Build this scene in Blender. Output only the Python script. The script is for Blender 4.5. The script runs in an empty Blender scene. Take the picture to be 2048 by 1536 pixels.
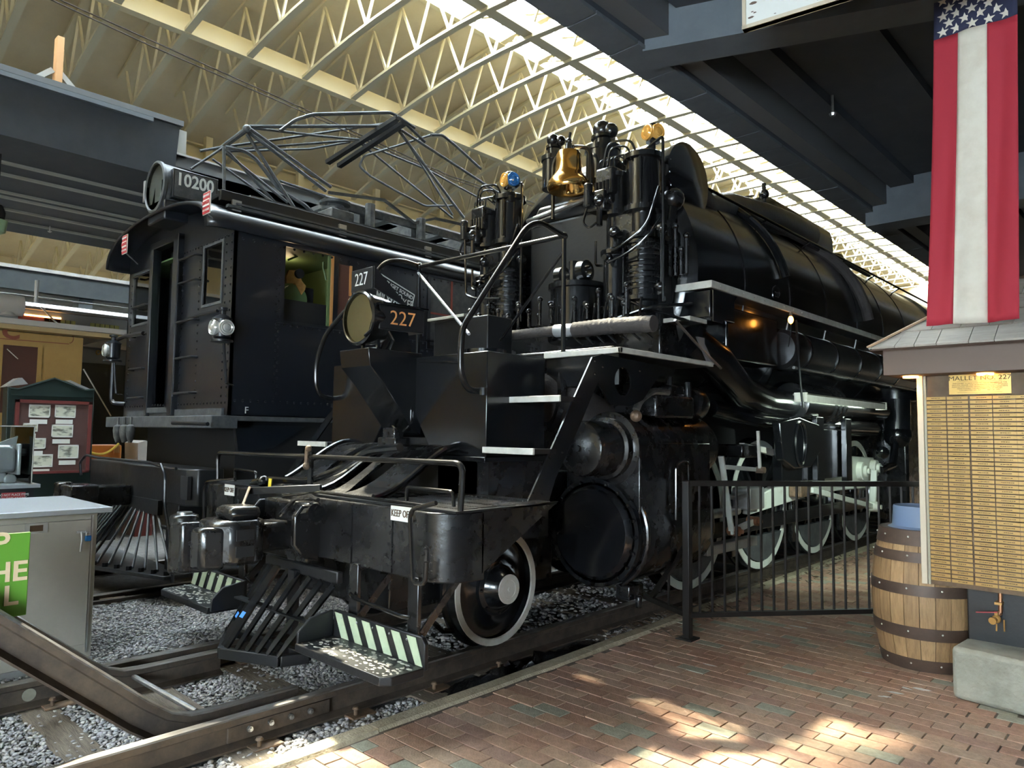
import bpy, bmesh, math, random
import numpy as np
from mathutils import Vector, Matrix
random.seed(7)
RNG = np.random.default_rng(11)
PI = math.pi
scene = bpy.context.scene
col = scene.collection

# ------------------------------------------------------------------ camera
YAW, PITCH, ROLL = -0.75835, 0.067997, 0.012536
FPX = 1436.64                                   # focal length in pixels of the 2048 x 1536 frame
CAM = Vector((0.0, 0.0, 1.65))                  # rail top is z = 0
_f = Vector((math.sin(YAW) * math.cos(PITCH), math.cos(YAW) * math.cos(PITCH), math.sin(PITCH)))
_r = Vector((math.cos(YAW), -math.sin(YAW), 0))
_u = _r.cross(_f)
CR = math.cos(ROLL) * _r + math.sin(ROLL) * _u
CU = -math.sin(ROLL) * _r + math.cos(ROLL) * _u
CF = _f
cd = bpy.data.cameras.new('camera')
cd.sensor_width = 36.0
cd.lens = FPX / 2048 * 36.0
cd.clip_end = 300
cam = bpy.data.objects.new('camera', cd)
col.objects.link(cam)
cam.matrix_world = Matrix(((CR.x, CU.x, -CF.x, CAM.x), (CR.y, CU.y, -CF.y, CAM.y), (CR.z, CU.z, -CF.z, CAM.z), (0, 0, 0, 1)))
scene.camera = cam

# ------------------------------------------------------------------ world, sun, exposure
w = bpy.data.worlds.new('sky'); scene.world = w
w.use_nodes = True
bg = w.node_tree.nodes['Background']
bg.inputs[0].default_value = (0.76, 0.88, 1.0, 1)
bg.inputs[1].default_value = 34.0
sd = bpy.data.lights.new('sun', 'SUN')
sd.energy = 26.0
sd.angle = math.radians(2.5)
sd.color = (1.0, 0.90, 0.70)
sun = bpy.data.objects.new('sun', sd)
col.objects.link(sun)
SUN_DIR = Vector((0.66, -0.22, -1.0)).normalized()      # direction the light travels
sun.rotation_euler = SUN_DIR.to_track_quat('-Z', 'Y').to_euler()
sun.location = (-20, 3, 25)
scene.view_settings.view_transform = 'Standard'
scene.view_settings.look = 'None'
scene.view_settings.exposure = 0.75
scene.view_settings.gamma = 1.0
scene.view_settings.use_curve_mapping = False
try:
    scene.cycles.use_denoising = True
    scene.cycles.max_bounces = 8
    scene.cycles.diffuse_bounces = 5
    scene.cycles.caustics_reflective = False
    scene.cycles.caustics_refractive = False
    scene.cycles.sample_clamp_indirect = 6
except Exception:
    pass

# ------------------------------------------------------------------ measuring: a pixel of the frame and one known coordinate give a place
def P(px, py, x=None, y=None, z=None):
    d = CR * ((px - 1024) / FPX) - CU * ((py - 768) / FPX) + CF
    if x is not None: t = (x - CAM.x) / d.x
    elif y is not None: t = (y - CAM.y) / d.y
    else: t = (z - CAM.z) / d.z
    return CAM + d * t

# ------------------------------------------------------------------ mesh builder
OFF = {}
class MB:
    def __init__(s): s.v = []; s.f = []
    def add(s, v, f):
        n = len(s.v); s.v += [tuple(p) for p in v]; s.f += [tuple(i + n for i in q) for q in f]; return s
    def box(s, a, b):
        x0, y0, z0 = (min(a[i], b[i]) for i in range(3)); x1, y1, z1 = (max(a[i], b[i]) for i in range(3))
        return s.add([(x0,y0,z0),(x1,y0,z0),(x1,y1,z0),(x0,y1,z0),(x0,y0,z1),(x1,y0,z1),(x1,y1,z1),(x0,y1,z1)],
                     [(0,3,2,1),(4,5,6,7),(0,1,5,4),(1,2,6,5),(2,3,7,6),(3,0,4,7)])
    def obox(s, c, ax, ay, az):
        c, ax, ay, az = Vector(c), Vector(ax), Vector(ay), Vector(az)
        v = [c + i*ax + j*ay + k*az for k in (-1,1) for i, j in ((-1,-1),(1,-1),(1,1),(-1,1))]
        f = [(0,3,2,1),(4,5,6,7),(0,1,5,4),(1,2,6,5),(2,3,7,6),(3,0,4,7)]
        if ax.cross(ay).dot(az) < 0: f = [tuple(reversed(q)) for q in f]
        return s.add(v, f)
    def bar(s, a, b, w, h, up=(0,0,1)):
        a, b = Vector(a), Vector(b); d = (b - a); L = d.length; d /= L
        up = Vector(up); sx = d.cross(up)
        if sx.length < 1e-4: sx = d.cross(Vector((1,0,0)))
        sx.normalize(); u = sx.cross(d)
        return s.obox((a+b)/2, sx*w/2, d*L/2, u*h/2)
    def cyl(s, a, b, r0, r1=None, n=16, caps=True):
        a, b = Vector(a), Vector(b); r1 = r0 if r1 is None else r1
        d = (b - a).normalized(); x = d.orthogonal().normalized(); y = d.cross(x)
        v = []
        for p, r in ((a, r0), (b, r1)):
            for i in range(n):
                t = 2*PI*i/n; v.append(p + (x*math.cos(t) + y*math.sin(t))*r)
        f = [(i, (i+1)%n, n+(i+1)%n, n+i) for i in range(n)]
        if caps: f += [tuple(range(n-1,-1,-1)), tuple(range(n, 2*n))]
        return s.add(v, f)
    def lathe(s, prof, o, d, n=24, closed=False, x=None):
        # prof: (radius, distance along d)
        o, d = Vector(o), Vector(d).normalized()
        x = d.orthogonal().normalized() if x is None else Vector(x).normalized()
        y = d.cross(x); v = []; f = []
        for r, h in prof:
            for i in range(n):
                t = 2*PI*i/n; v.append(o + d*h + (x*math.cos(t) + y*math.sin(t))*r)
        m = len(prof)
        for k in range(m-1 if not closed else m):
            k2 = (k+1) % m
            for i in range(n):
                f.append((k*n+i, k*n+(i+1)%n, k2*n+(i+1)%n, k2*n+i))
        if not closed:
            if prof[0][0] > 1e-4: f.append(tuple(range(n-1,-1,-1)))
            if prof[-1][0] > 1e-4: f.append(tuple((m-1)*n+i for i in range(n)))
        return s.add(v, f)
    def tube(s, pts, r, n=8, caps=True):
        pts = [Vector(p) for p in pts]; m = len(pts); v = []; f = []
        t0 = (pts[1]-pts[0]).normalized(); x = t0.orthogonal().normalized()
        for k in range(m):
            if k == 0: t = (pts[1]-pts[0]).normalized()
            elif k == m-1: t = (pts[-1]-pts[-2]).normalized()
            else: t = ((pts[k]-pts[k-1]).normalized() + (pts[k+1]-pts[k]).normalized()).normalized()
            x = (x - t*x.dot(t))
            x = x.normalized() if x.length > 1e-5 else t.orthogonal().normalized()
            y = t.cross(x); sc = 1.0
            if 0 < k < m-1:
                c = (pts[k]-pts[k-1]).normalized().dot(t); sc = 1/max(c, 0.6)
            rr = r[k] if isinstance(r, (list, tuple)) else r
            for i in range(n):
                a = 2*PI*i/n; v.append(pts[k] + (x*math.cos(a) + y*math.sin(a))*rr*(sc if False else 1))
        for k in range(m-1):
            for i in range(n): f.append((k*n+i, k*n+(i+1)%n, (k+1)*n+(i+1)%n, (k+1)*n+i))
        if caps: f += [tuple(range(n-1,-1,-1)), tuple((m-1)*n+i for i in range(n))]
        return s.add(v, f)
    def prism(s, poly, d):
        # poly: planar loop of points, extruded by d
        poly = [Vector(p) for p in poly]; d = Vector(d); n = len(poly)
        nv = Vector((0,0,0))
        for i in range(n):
            a, b = poly[i], poly[(i+1)%n]; nv += a.cross(b)
        if nv.dot(d) > 0: poly = poly[::-1]
        v = poly + [p+d for p in poly]
        return s.add(v, [tuple(range(n)), tuple(range(2*n-1, n-1, -1))] + [((i+1)%n, i, n+i, n+(i+1)%n) for i in range(n)])
    def plate(s, outer, holes, d):
        # planar outline with holes, given thickness d
        bm = bmesh.new(); d = Vector(d); es = []
        for loop in [outer] + list(holes):
            vs = [bm.verts.new(Vector(p)) for p in loop]
            es += [bm.edges.new((vs[i], vs[(i+1) % len(vs)])) for i in range(len(vs))]
        r = bmesh.ops.triangle_fill(bm, use_beauty=True, use_dissolve=False, edges=es)
        fs = [g for g in r['geom'] if isinstance(g, bmesh.types.BMFace)]
        e = bmesh.ops.extrude_face_region(bm, geom=fs)
        bmesh.ops.translate(bm, vec=d, verts=[g for g in e['geom'] if isinstance(g, bmesh.types.BMVert)])
        bmesh.ops.recalc_face_normals(bm, faces=bm.faces)
        bm.verts.index_update()
        s.add([v.co.copy() for v in bm.verts], [tuple(v.index for v in f.verts) for f in bm.faces]); bm.free(); return s
    def sphere(s, c, r, n=12, m=8, sc=(1,1,1)):
        c = Vector(c); v = [c + Vector((0,0,-r*sc[2]))]; f = []
        for j in range(1, m):
            a = -PI/2 + PI*j/m
            for i in range(n):
                t = 2*PI*i/n; v.append(c + Vector((r*sc[0]*math.cos(a)*math.cos(t), r*sc[1]*math.cos(a)*math.sin(t), r*sc[2]*math.sin(a))))
        v.append(c + Vector((0,0,r*sc[2]))); L = len(v)-1
        for i in range(n):
            f.append((0, 1+(i+1)%n, 1+i)); f.append((L, L-n+i, L-n+(i+1)%n))
        for j in range(m-2):
            for i in range(n): f.append((1+j*n+i, 1+j*n+(i+1)%n, 1+(j+1)*n+(i+1)%n, 1+(j+1)*n+i))
        return s.add(v, f)
    def quad(s, a, b, c, d): return s.add([a,b,c,d], [(0,1,2,3)])
    def rivets(s, pts, nrm, r=0.011):
        nrm = Vector(nrm).normalized(); x = nrm.orthogonal().normalized(); y = nrm.cross(x)
        for p in pts:
            p = Vector(p); v = []
            for rr, h in ((1.0, 0.0), (0.7, 0.6)):
                for i in range(6):
                    t = 2*PI*i/6; v.append(p + (x*math.cos(t) + y*math.sin(t))*r*rr + nrm*r*h)
            v.append(p + nrm*r*0.85)
            s.add(v, [(i, (i+1)%6, 6+(i+1)%6, 6+i) for i in range(6)] + [(6+i, 6+(i+1)%6, 12) for i in range(6)])
        return s
    def build(s, name, mat, parent=None, smooth=0.6, bev=0, kind=None, label=None):
        o3 = OFF.get(parent.name, Vector((0,0,0))) if parent is not None else Vector((0,0,0))
        me = bpy.data.meshes.new(name)
        me.from_pydata([(p[0]-o3.x, p[1]-o3.y, p[2]-o3.z) for p in s.v], [], s.f)
        if mat is not None: me.materials.append(M[mat] if isinstance(mat, str) else mat)
        if smooth:
            me.polygons.foreach_set('use_smooth', [True]*len(me.polygons))
            me.set_sharp_from_angle(angle=smooth)
        me.update()
        o = bpy.data.objects.new(name, me); col.objects.link(o)
        if parent is not None: o.parent = parent; OFF[o.name] = o3
        if bev:
            b = o.modifiers.new('edge', 'BEVEL'); b.width = bev; b.segments = 2; b.limit_method = 'ANGLE'; b.angle_limit = 0.7
        if kind: o['kind'] = kind
        if label: o['label'] = label
        return o
def tag(o, label, cat, group=None):
    o['label'] = label; o['category'] = cat
    if group: o['group'] = group
    return o
def thing(name, loc, label, cat, group=None):
    o = bpy.data.objects.new(name, None); col.objects.link(o); o.location = loc; OFF[o.name] = Vector(loc)
    o.empty_display_size = 0.2
    return tag(o, label, cat, group)
def setting(name, loc=(0,0,0)):
    o = bpy.data.objects.new(name, None); col.objects.link(o); o.location = loc; OFF[o.name] = Vector(loc); o['kind'] = 'structure'; return o
def bend(pts, r=0.05, n=5):
    # a polyline with its corners rounded
    pts = [Vector(p) for p in pts]; out = [pts[0]]
    for i in range(1, len(pts)-1):
        a, b, c = pts[i-1], pts[i], pts[i+1]
        d0 = (a-b); d1 = (c-b); k = min(r, d0.length*0.48, d1.length*0.48)
        p0 = b + d0.normalized()*k; p1 = b + d1.normalized()*k
        for j in range(n+1):
            t = j/n; out.append(p0*(1-t)**2 + b*2*t*(1-t) + p1*t*t)
    out.append(pts[-1]); return out
def lettering(body, loc, right, up, size, mat, parent, name='lettering', align='CENTER', ext=0.002, sx=1.0, bold=0.0):
    # flat raised characters; right and up are unit vectors of the face they stand on
    cu = bpy.data.curves.new(name, 'FONT'); cu.body = body; cu.size = size; cu.align_x = align; cu.align_y = 'CENTER'; cu.extrude = ext
    cu.offset = bold; cu.resolution_u = 3
    cu.materials.append(M[mat])
    o = bpy.data.objects.new(name, cu); col.objects.link(o)
    r, u = Vector(right).normalized(), Vector(up).normalized(); n = r.cross(u).normalized()
    o3 = OFF.get(parent.name, Vector((0,0,0))); p = Vector(loc) - o3
    o.parent = parent; OFF[o.name] = o3
    o.matrix_local = Matrix(((r.x*sx,u.x,n.x,p.x),(r.y*sx,u.y,n.y,p.y),(r.z*sx,u.z,n.z,p.z),(0,0,0,1)))
    return o
# ------------------------------------------------------------------ materials
M = {}
def mat(name, c, rough=0.5, metal=0.0, c2=None, scale=8.0, bump=0.0, bscale=40.0, coat=0.0, spec=0.5, mixlo=0.4, mixhi=0.65, stretch=None, rvar=0.0, emit=None, estr=0.0):
    m = bpy.data.materials.new(name); m.use_nodes = True; nt = m.node_tree; b = nt.nodes['Principled BSDF']
    b.inputs['Base Color'].default_value = (*c, 1); b.inputs['Roughness'].default_value = rough; b.inputs['Metallic'].default_value = metal
    b.inputs['Specular IOR Level'].default_value = spec
    if coat: b.inputs['Coat Weight'].default_value = coat; b.inputs['Coat Roughness'].default_value = 0.12
    if emit: b.inputs['Emission Color'].default_value = (*emit, 1); b.inputs['Emission Strength'].default_value = estr
    if c2 or bump or rvar:
        tc = nt.nodes.new('ShaderNodeTexCoord'); mp = nt.nodes.new('ShaderNodeMapping')
        nt.links.new(tc.outputs['Object'], mp.inputs['Vector'])
        if stretch: mp.inputs['Scale'].default_value = stretch
    if c2 or rvar:
        n = nt.nodes.new('ShaderNodeTexNoise'); n.inputs['Scale'].default_value = scale; n.inputs['Detail'].default_value = 6; n.inputs['Roughness'].default_value = 0.65
        nt.links.new(mp.outputs['Vector'], n.inputs['Vector'])
        rp = nt.nodes.new('ShaderNodeValToRGB'); rp.color_ramp.elements[0].position = mixlo; rp.color_ramp.elements[1].position = mixhi
        nt.links.new(n.outputs['Fac'], rp.inputs['Fac'])
        if c2:
            rp.color_ramp.elements[0].color = (*c, 1); rp.color_ramp.elements[1].color = (*c2, 1)
            nt.links.new(rp.outputs['Color'], b.inputs['Base Color'])
        if rvar:
            mr = nt.nodes.new('ShaderNodeMapRange'); mr.inputs['To Min'].default_value = rough - rvar; mr.inputs['To Max'].default_value = rough + rvar
            nt.links.new(n.outputs['Fac'], mr.inputs['Value']); nt.links.new(mr.outputs['Result'], b.inputs['Roughness'])
    if bump:
        n2 = nt.nodes.new('ShaderNodeTexNoise'); n2.inputs['Scale'].default_value = bscale; n2.inputs['Detail'].default_value = 5
        nt.links.new(mp.outputs['Vector'], n2.inputs['Vector'])
        bn = nt.nodes.new('ShaderNodeBump'); bn.inputs['Strength'].default_value = bump; bn.inputs['Distance'].default_value = 0.02
        nt.links.new(n2.outputs['Fac'], bn.inputs['Height']); nt.links.new(bn.outputs['Normal'], b.inputs['Normal'])
    M[name] = m; return m
mat('gloss_black', (0.007,0.0075,0.009), 0.20, 0, rvar=0.07, scale=3, bump=0.06, bscale=9, coat=0.6)
mat('boiler_black', (0.007,0.007,0.008), 0.20, 0, rvar=0.07, scale=2.5, bump=0.08, bscale=5, coat=0.3)
mat('cast_black', (0.009,0.009,0.010), 0.27, 0, rvar=0.08, scale=6, bump=0.10, bscale=22, coat=0.4)
mat('satin_black', (0.013,0.0135,0.015), 0.36, 0, rvar=0.08, scale=5, bump=0.1, bscale=20)
mat('dark_hollow', (0.008,0.008,0.009), 0.7)
mat('electric_black', (0.009,0.011,0.016), 0.33, 0, rvar=0.07, scale=2.2, bump=0.06, bscale=6, coat=0.25)
mat('electric_grey', (0.05,0.055,0.06), 0.5, 0, c2=(0.09,0.095,0.10), scale=9, bump=0.1, bscale=25)
mat('roof_dust', (0.055,0.058,0.06), 0.65, 0, c2=(0.14,0.14,0.135), scale=7)
mat('white_paint', (0.60,0.58,0.52), 0.45, 0, c2=(0.48,0.46,0.41), scale=9)
mat('rod_white', (0.70,0.73,0.66), 0.35, 0.0, c2=(0.5,0.47,0.38), scale=4, mixlo=0.5, mixhi=0.75)
mat('rim_white', (0.62,0.60,0.54), 0.5, 0, c2=(0.48,0.45,0.38), scale=5)
mat('dark_pipe', (0.045,0.043,0.042), 0.24, 0.75, rvar=0.08, scale=5)
mat('brass', (0.80,0.50,0.18), 0.16, 1.0, rvar=0.05, scale=4)
mat('steel', (0.52,0.53,0.54), 0.3, 0.9, c2=(0.32,0.31,0.30), scale=8)
mat('rust_steel', (0.12,0.085,0.06), 0.55, 0.3, c2=(0.24,0.15,0.09), scale=10, bump=0.2, bscale=60)
mat('rail_top', (0.55,0.54,0.53), 0.30, 0.85, c2=(0.34,0.29,0.25), scale=6, stretch=(3,0.5,3))
mat('rail_side', (0.055,0.042,0.034), 0.6, 0.2, c2=(0.10,0.075,0.055), scale=8, bump=0.15, bscale=40)
mat('tie_wood', (0.17,0.135,0.10), 0.85, 0, c2=(0.09,0.07,0.05), scale=5, stretch=(1,8,1), bump=0.4, bscale=20)
mat('ballast_soil', (0.13,0.122,0.115), 0.95, 0, c2=(0.19,0.18,0.17), scale=14, bump=0.6, bscale=60)
mat('cream_paint', (0.68,0.58,0.36), 0.6)
mat('cream_joist', (0.60,0.53,0.36), 0.55)
mat('cream_deck', (0.60,0.51,0.34), 0.75, 0, c2=(0.65,0.555,0.375), scale=1.5)
mat('cream_wall', (0.66,0.56,0.36), 0.75)
mat('canopy_black', (0.040,0.048,0.060), 0.7, 0, c2=(0.050,0.058,0.070), scale=3)
mat('canopy_band', (0.09,0.105,0.12), 0.6, 0, c2=(0.11,0.125,0.14), scale=4)
mat('canopy_grey', (0.10,0.105,0.11), 0.6)
mat('batten', (0.34,0.33,0.30), 0.6)
mat('concrete', (0.34,0.32,0.26), 0.85, 0, c2=(0.25,0.235,0.19), scale=6, bump=0.3, bscale=50)
mat('kerb_concrete', (0.46,0.39,0.27), 0.9, 0, c2=(0.34,0.28,0.19), scale=18, bump=0.5, bscale=70)
mat('mortar', (0.10,0.075,0.055), 0.95, 0, c2=(0.16,0.12,0.09), scale=30, bump=0.3, bscale=80)
for i, c in enumerate([(0.36,0.22,0.15),(0.33,0.19,0.13),(0.40,0.26,0.175),(0.31,0.19,0.14),(0.36,0.25,0.175),(0.28,0.265,0.20),(0.34,0.22,0.155)]):
    mat('brick_%d' % i, c, 0.85, 0, c2=tuple(min(1, k*1.3) for k in c), scale=22, bump=0.25, bscale=90)
mat('gravel', (0.24,0.235,0.23), 0.9)
mat('galvanised', (0.50,0.50,0.50), 0.42, 0.75, c2=(0.60,0.60,0.60), scale=3)
mat('cabinet_paint', (0.40,0.365,0.31), 0.45, 0.25, c2=(0.45,0.41,0.35), scale=2.5)
mat('aluminium', (0.55,0.57,0.60), 0.35, 0.6)
mat('sign_green', (0.13,0.36,0.04), 0.5)
mat('letter_cream', (0.82,0.66,0.42), 0.5)
mat('letter_white', (0.75,0.76,0.74), 0.5)
mat('letter_orange', (0.85,0.36,0.12), 0.5)
mat('letter_red', (0.35,0.02,0.02), 0.5)
mat('sign_red', (0.42,0.04,0.045), 0.5)
mat('sign_white', (0.72,0.71,0.66), 0.55)
mat('stripe_green', (0.50,0.58,0.40), 0.55, 0, c2=(0.42,0.50,0.34), scale=12)
mat('oak', (0.36,0.215,0.10), 0.6, 0, c2=(0.24,0.14,0.065), scale=6, stretch=(6,6,0.7), bump=0.25, bscale=15)
mat('oak_pale', (0.44,0.27,0.13), 0.6, 0, c2=(0.30,0.18,0.085), scale=6, stretch=(6,6,0.7), bump=0.25, bscale=15)
mat('hoop_brown', (0.085,0.055,0.042), 0.5, 0.3, c2=(0.11,0.07,0.05), scale=8)
mat('plastic_blue', (0.16,0.22,0.34), 0.42)
mat('kiosk_brown', (0.135,0.088,0.066), 0.6)
mat('kiosk_backing', (0.11,0.055,0.03), 0.6, 0, c2=(0.20,0.11,0.06), scale=5)
mat('kiosk_frame', (0.58,0.49,0.36), 0.5)
mat('shingle', (0.46,0.42,0.36), 0.8, 0, c2=(0.37,0.335,0.29), scale=4, stretch=(1,6,1))
mat('shingle_warm', (0.42,0.27,0.17), 0.8)
mat('plaque_brass', (0.66,0.38,0.12), 0.35, 0.5)
mat('plate_brass', (0.52,0.28,0.085), 0.42, 0.3)
mat('plate_ink', (0.07,0.035,0.015), 0.6)
mat('flag_red', (0.36,0.018,0.035), 0.8)
mat('flag_white', (0.66,0.60,0.50), 0.8, 0, c2=(0.58,0.51,0.41), scale=5)
mat('flag_blue', (0.018,0.020,0.05), 0.85)
mat('lamp_glow', (1.0,0.55,0.15), 0.4, emit=(1.0,0.48,0.12), estr=14)
mat('bulb_glow', (1.0,0.5,0.1), 0.4, emit=(1.0,0.38,0.06), estr=10)
mat('lagging', (0.055,0.047,0.045), 0.8, 0, c2=(0.042,0.036,0.035), scale=8, bump=0.5, bscale=25)
mat('lens_amber', (0.85,0.45,0.10), 0.12, 0.2, spec=0.8)
mat('lens_blue', (0.03,0.16,0.45), 0.12, spec=0.8)
mat('lens_clear', (0.62,0.64,0.62), 0.1, 0.4, spec=0.8)
mat('reflector', (0.90,0.72,0.38), 0.35, 0.7)
mat('cab_green', (0.10,0.165,0.07), 0.6)
mat('cab_orange', (0.55,0.30,0.10), 0.6, 0, c2=(0.35,0.18,0.05), scale=10)
mat('trim_red', (0.30,0.07,0.05), 0.5)
mat('trim_orange', (0.55,0.26,0.09), 0.5)
mat('coach_yellow', (0.46,0.285,0.095), 0.55, 0, c2=(0.50,0.32,0.11), scale=3)
mat('coach_trim', (0.55,0.40,0.20), 0.55)
mat('coach_roof', (0.58,0.54,0.50), 0.6)
mat('coach_brown', (0.10,0.045,0.035), 0.4)
mat('coach_lettering', (0.28,0.085,0.05), 0.6)
mat('coach_grey', (0.30,0.31,0.32), 0.6)
mat('coach_olive', (0.085,0.08,0.06), 0.6)
mat('coach_gold', (0.50,0.33,0.12), 0.5)
mat('window_yellow', (0.50,0.47,0.16), 0.5, 0, c2=(0.35,0.34,0.12), scale=14, stretch=(1,1,0.1))
mat('board_green', (0.010,0.022,0.019), 0.45)
mat('board_red', (0.14,0.03,0.027), 0.5)
mat('board_brown', (0.085,0.040,0.034), 0.8)
mat('cart_orange', (0.55,0.17,0.03), 0.5)
mat('chain_yellow', (0.70,0.50,0.08), 0.5)
mat('tag_yellow', (0.80,0.62,0.05), 0.5)
mat('tape_blue', (0.08,0.28,0.80), 0.4)
mat('plastic_black', (0.012,0.012,0.014), 0.22, bump=0.5, bscale=14)
mat('fence_black', (0.010,0.008,0.007), 0.40)
mat('wood_warm', (0.50,0.27,0.12), 0.7)
mat('copper', (0.45,0.22,0.12), 0.4, 0.8)
mat('padlock_blue', (0.02,0.16,0.42), 0.3, 0.3)
mat('lamp_shade_green', (0.30,0.45,0.28), 0.5)
mat('leaf_litter', (0.09,0.06,0.04), 0.9, 0, c2=(0.16,0.11,0.07), scale=20)
def glassy(name, tint=(1,1,1), gloss=0.12, rough=0.02):
    # thin pane: mostly clear, a little mirror
    m = bpy.data.materials.new(name); m.use_nodes = True; nt = m.node_tree; nt.nodes.remove(nt.nodes['Principled BSDF'])
    t = nt.nodes.new('ShaderNodeBsdfTransparent'); t.inputs[0].default_value = (*tint, 1)
    g = nt.nodes.new('ShaderNodeBsdfGlossy'); g.inputs['Roughness'].default_value = rough
    lw = nt.nodes.new('ShaderNodeLayerWeight'); lw.inputs['Blend'].default_value = gloss
    mx = nt.nodes.new('ShaderNodeMixShader')
    nt.links.new(lw.outputs['Fresnel'], mx.inputs[0]); nt.links.new(t.outputs[0], mx.inputs[1]); nt.links.new(g.outputs[0], mx.inputs[2])
    nt.links.new(mx.outputs[0], nt.nodes['Material Output'].inputs[0]); M[name] = m
mat('tube_glow', (.9,.95,.9), 0.4, emit=(0.80,1.0,0.86), estr=25)
glassy('pane', (0.90,0.92,0.90), 0.25)
glassy('cab_glass', (0.55,0.58,0.55), 0.72)
glassy('skylight_pane', (0.93,0.95,0.94), 0.08, 0.2)
glassy('case_glass', (0.95,0.97,0.96), 0.18)
# ------------------------------------------------------------------ the hall: roof, skylight, walls
def arch(x): return 9.38 - 0.0243*(x + 9.9)**2
JY = [3.984 + 1.22*k for k in range(-7, 31)]
YN, YF = -6.0, 46.0
ceiling = setting('ceiling', (-9.9, 10, 9.4))
DECK = 1.28
def strip(mb, x0, x1, fz, n, y0, y1, th):
    xs = [x0 + (x1-x0)*i/n for i in range(n+1)]
    for a, b in zip(xs[:-1], xs[1:]):
        mb.add([(a,y0,fz(a)),(b,y0,fz(b)),(b,y1,fz(b)),(a,y1,fz(a)),(a,y0,fz(a)+th),(b,y0,fz(b)+th),(b,y1,fz(b)+th),(a,y1,fz(a)+th)],
               [(0,3,2,1),(4,5,6,7),(0,1,5,4),(1,2,6,5),(2,3,7,6),(3,0,4,7)])
SKY0, SKY1 = -11.2, -8.4
m = MB(); strip(m, -18.5, SKY0, lambda x: arch(x)+DECK, 14, YN, YF, 0.08); m.build('roof_deck', 'cream_deck', ceiling)
m = MB(); strip(m, SKY1, -1.6, lambda x: arch(x)+DECK, 10, YN, YF, 0.08); m.build('roof_deck', 'cream_deck', ceiling)
# bowed joists, one by one (chords and webs are its pieces)
def joist(y):
    b = MB(); xs = [-17.0 + 14.2*i/16 for i in range(17)]
    for x0, x1 in zip(xs[:-1], xs[1:]):
        b.bar((x0,y,arch(x0)+0.03), (x1,y,arch(x1)+0.03), 0.13, 0.06)
    j = b.build('roof_joist', 'cream_joist', ceiling, smooth=0)
    t = MB()
    for x0, x1 in zip(xs[:-1], xs[1:]):
        t.bar((x0,y,arch(x0)+DECK-0.05), (x1,y,arch(x1)+DECK-0.05), 0.15, 0.07)
    t.build('top_chord', 'cream_joist', j, smooth=0)
    wb = MB(); x = -16.7; i = 0
    while x < -3.2:
        xb = x + 0.5
        wb.bar((x,y,arch(x)+DECK-0.08), (xb,y,arch(xb)+0.06), 0.045, 0.045)
        wb.bar((xb,y,arch(xb)+0.06), (x+1.0,y,arch(x+1.0)+DECK-0.08), 0.045, 0.045)
        x += 1.0
    wb.build('web', 'cream_joist', j, smooth=0)
    return j
j0 = joist(JY[0])
for y in JY[1:]:
    c = j0.copy(); col.objects.link(c); c.parent = ceiling; c.location.y += y - JY[0]
    for ch in list(j0.children):
        d = ch.copy(); col.objects.link(d); d.parent = c
# girders along the hall
MB().box((-13.60,YN,arch(-13.5)+0.0), (-13.42,YF,arch(-13.5)+0.36)).build('girder', 'cream_paint', ceiling)
MB().box((-9.30,YN,arch(-9.15)+0.06), (-9.06,YF,arch(-9.15)+0.34)).build('girder', 'cream_joist', ceiling)
g = MB().box((-17.3,YN,7.98), (-16.95,YF,8.02)).box((-17.16,YN,8.0), (-17.08,YF,8.42)).box((-17.3,YN,8.40), (-16.95,YF,8.44)); g.build('girder', 'cream_paint', ceiling)
for k in range(12):
    y = 4.6 + k*2.44
    MB().box((-16.93,y,7.2), (-16.78,y+0.16,8.6)).build('post', 'cream_paint', ceiling)
# skylight: bars and panes
sky = setting('window_1', (-8.8, 10, 10.6))
for x in np.linspace(SKY0, SKY1, 4):
    MB().box((x-0.06,YN,arch(x)+DECK-0.10), (x+0.06,YF,arch(x)+DECK+0.06)).build('glazing_bar', 'cream_joist', sky)
br = MB()
for y0, y1 in zip(JY[:-1], JY[1:]):
    a0, a1 = (SKY0, y0, arch(SKY0)+DECK), (-9.6, y1, arch(-9.6)+DECK); br.bar(a0, a1, 0.07, 0.06)
    if int(round(y0/1.22)) % 2 == 0: br.bar((-9.6, y0, arch(-9.6)+DECK), (-8.4, y1, arch(-8.4)+DECK), 0.07, 0.06)
    br.bar((SKY0, y0, arch(SKY0)+DECK), (SKY1, y0, arch(SKY1)+DECK), 0.07, 0.08)
br.build('diagonal_brace', 'cream_joist', sky, kind='stuff')
xs = list(np.linspace(SKY0, SKY1, 4))
pane0 = {}
ys = [YN] + JY + [YF]
for i in range(3):
    xa, xb = xs[i]+0.06, xs[i+1]-0.06
    for k, (y0, y1) in enumerate(zip(JY[:-1], JY[1:])):
        if k == 0:
            pane0[i] = MB().add([(xa,y0+.03,arch(xa)+DECK+.03),(xb,y0+.03,arch(xb)+DECK+.03),(xb,y1-.03,arch(xb)+DECK+.03),(xa,y1-.03,arch(xa)+DECK+.03),
                                 (xa,y0+.03,arch(xa)+DECK+.04),(xb,y0+.03,arch(xb)+DECK+.04),(xb,y1-.03,arch(xb)+DECK+.04),(xa,y1-.03,arch(xa)+DECK+.04)],
                                [(0,3,2,1),(4,5,6,7),(0,1,5,4),(1,2,6,5),(2,3,7,6),(3,0,4,7)]).build('pane', 'skylight_pane', sky)
        else:
            c = pane0[i].copy(); col.objects.link(c); c.parent = sky; c.location.y += 1.22*k
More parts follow.
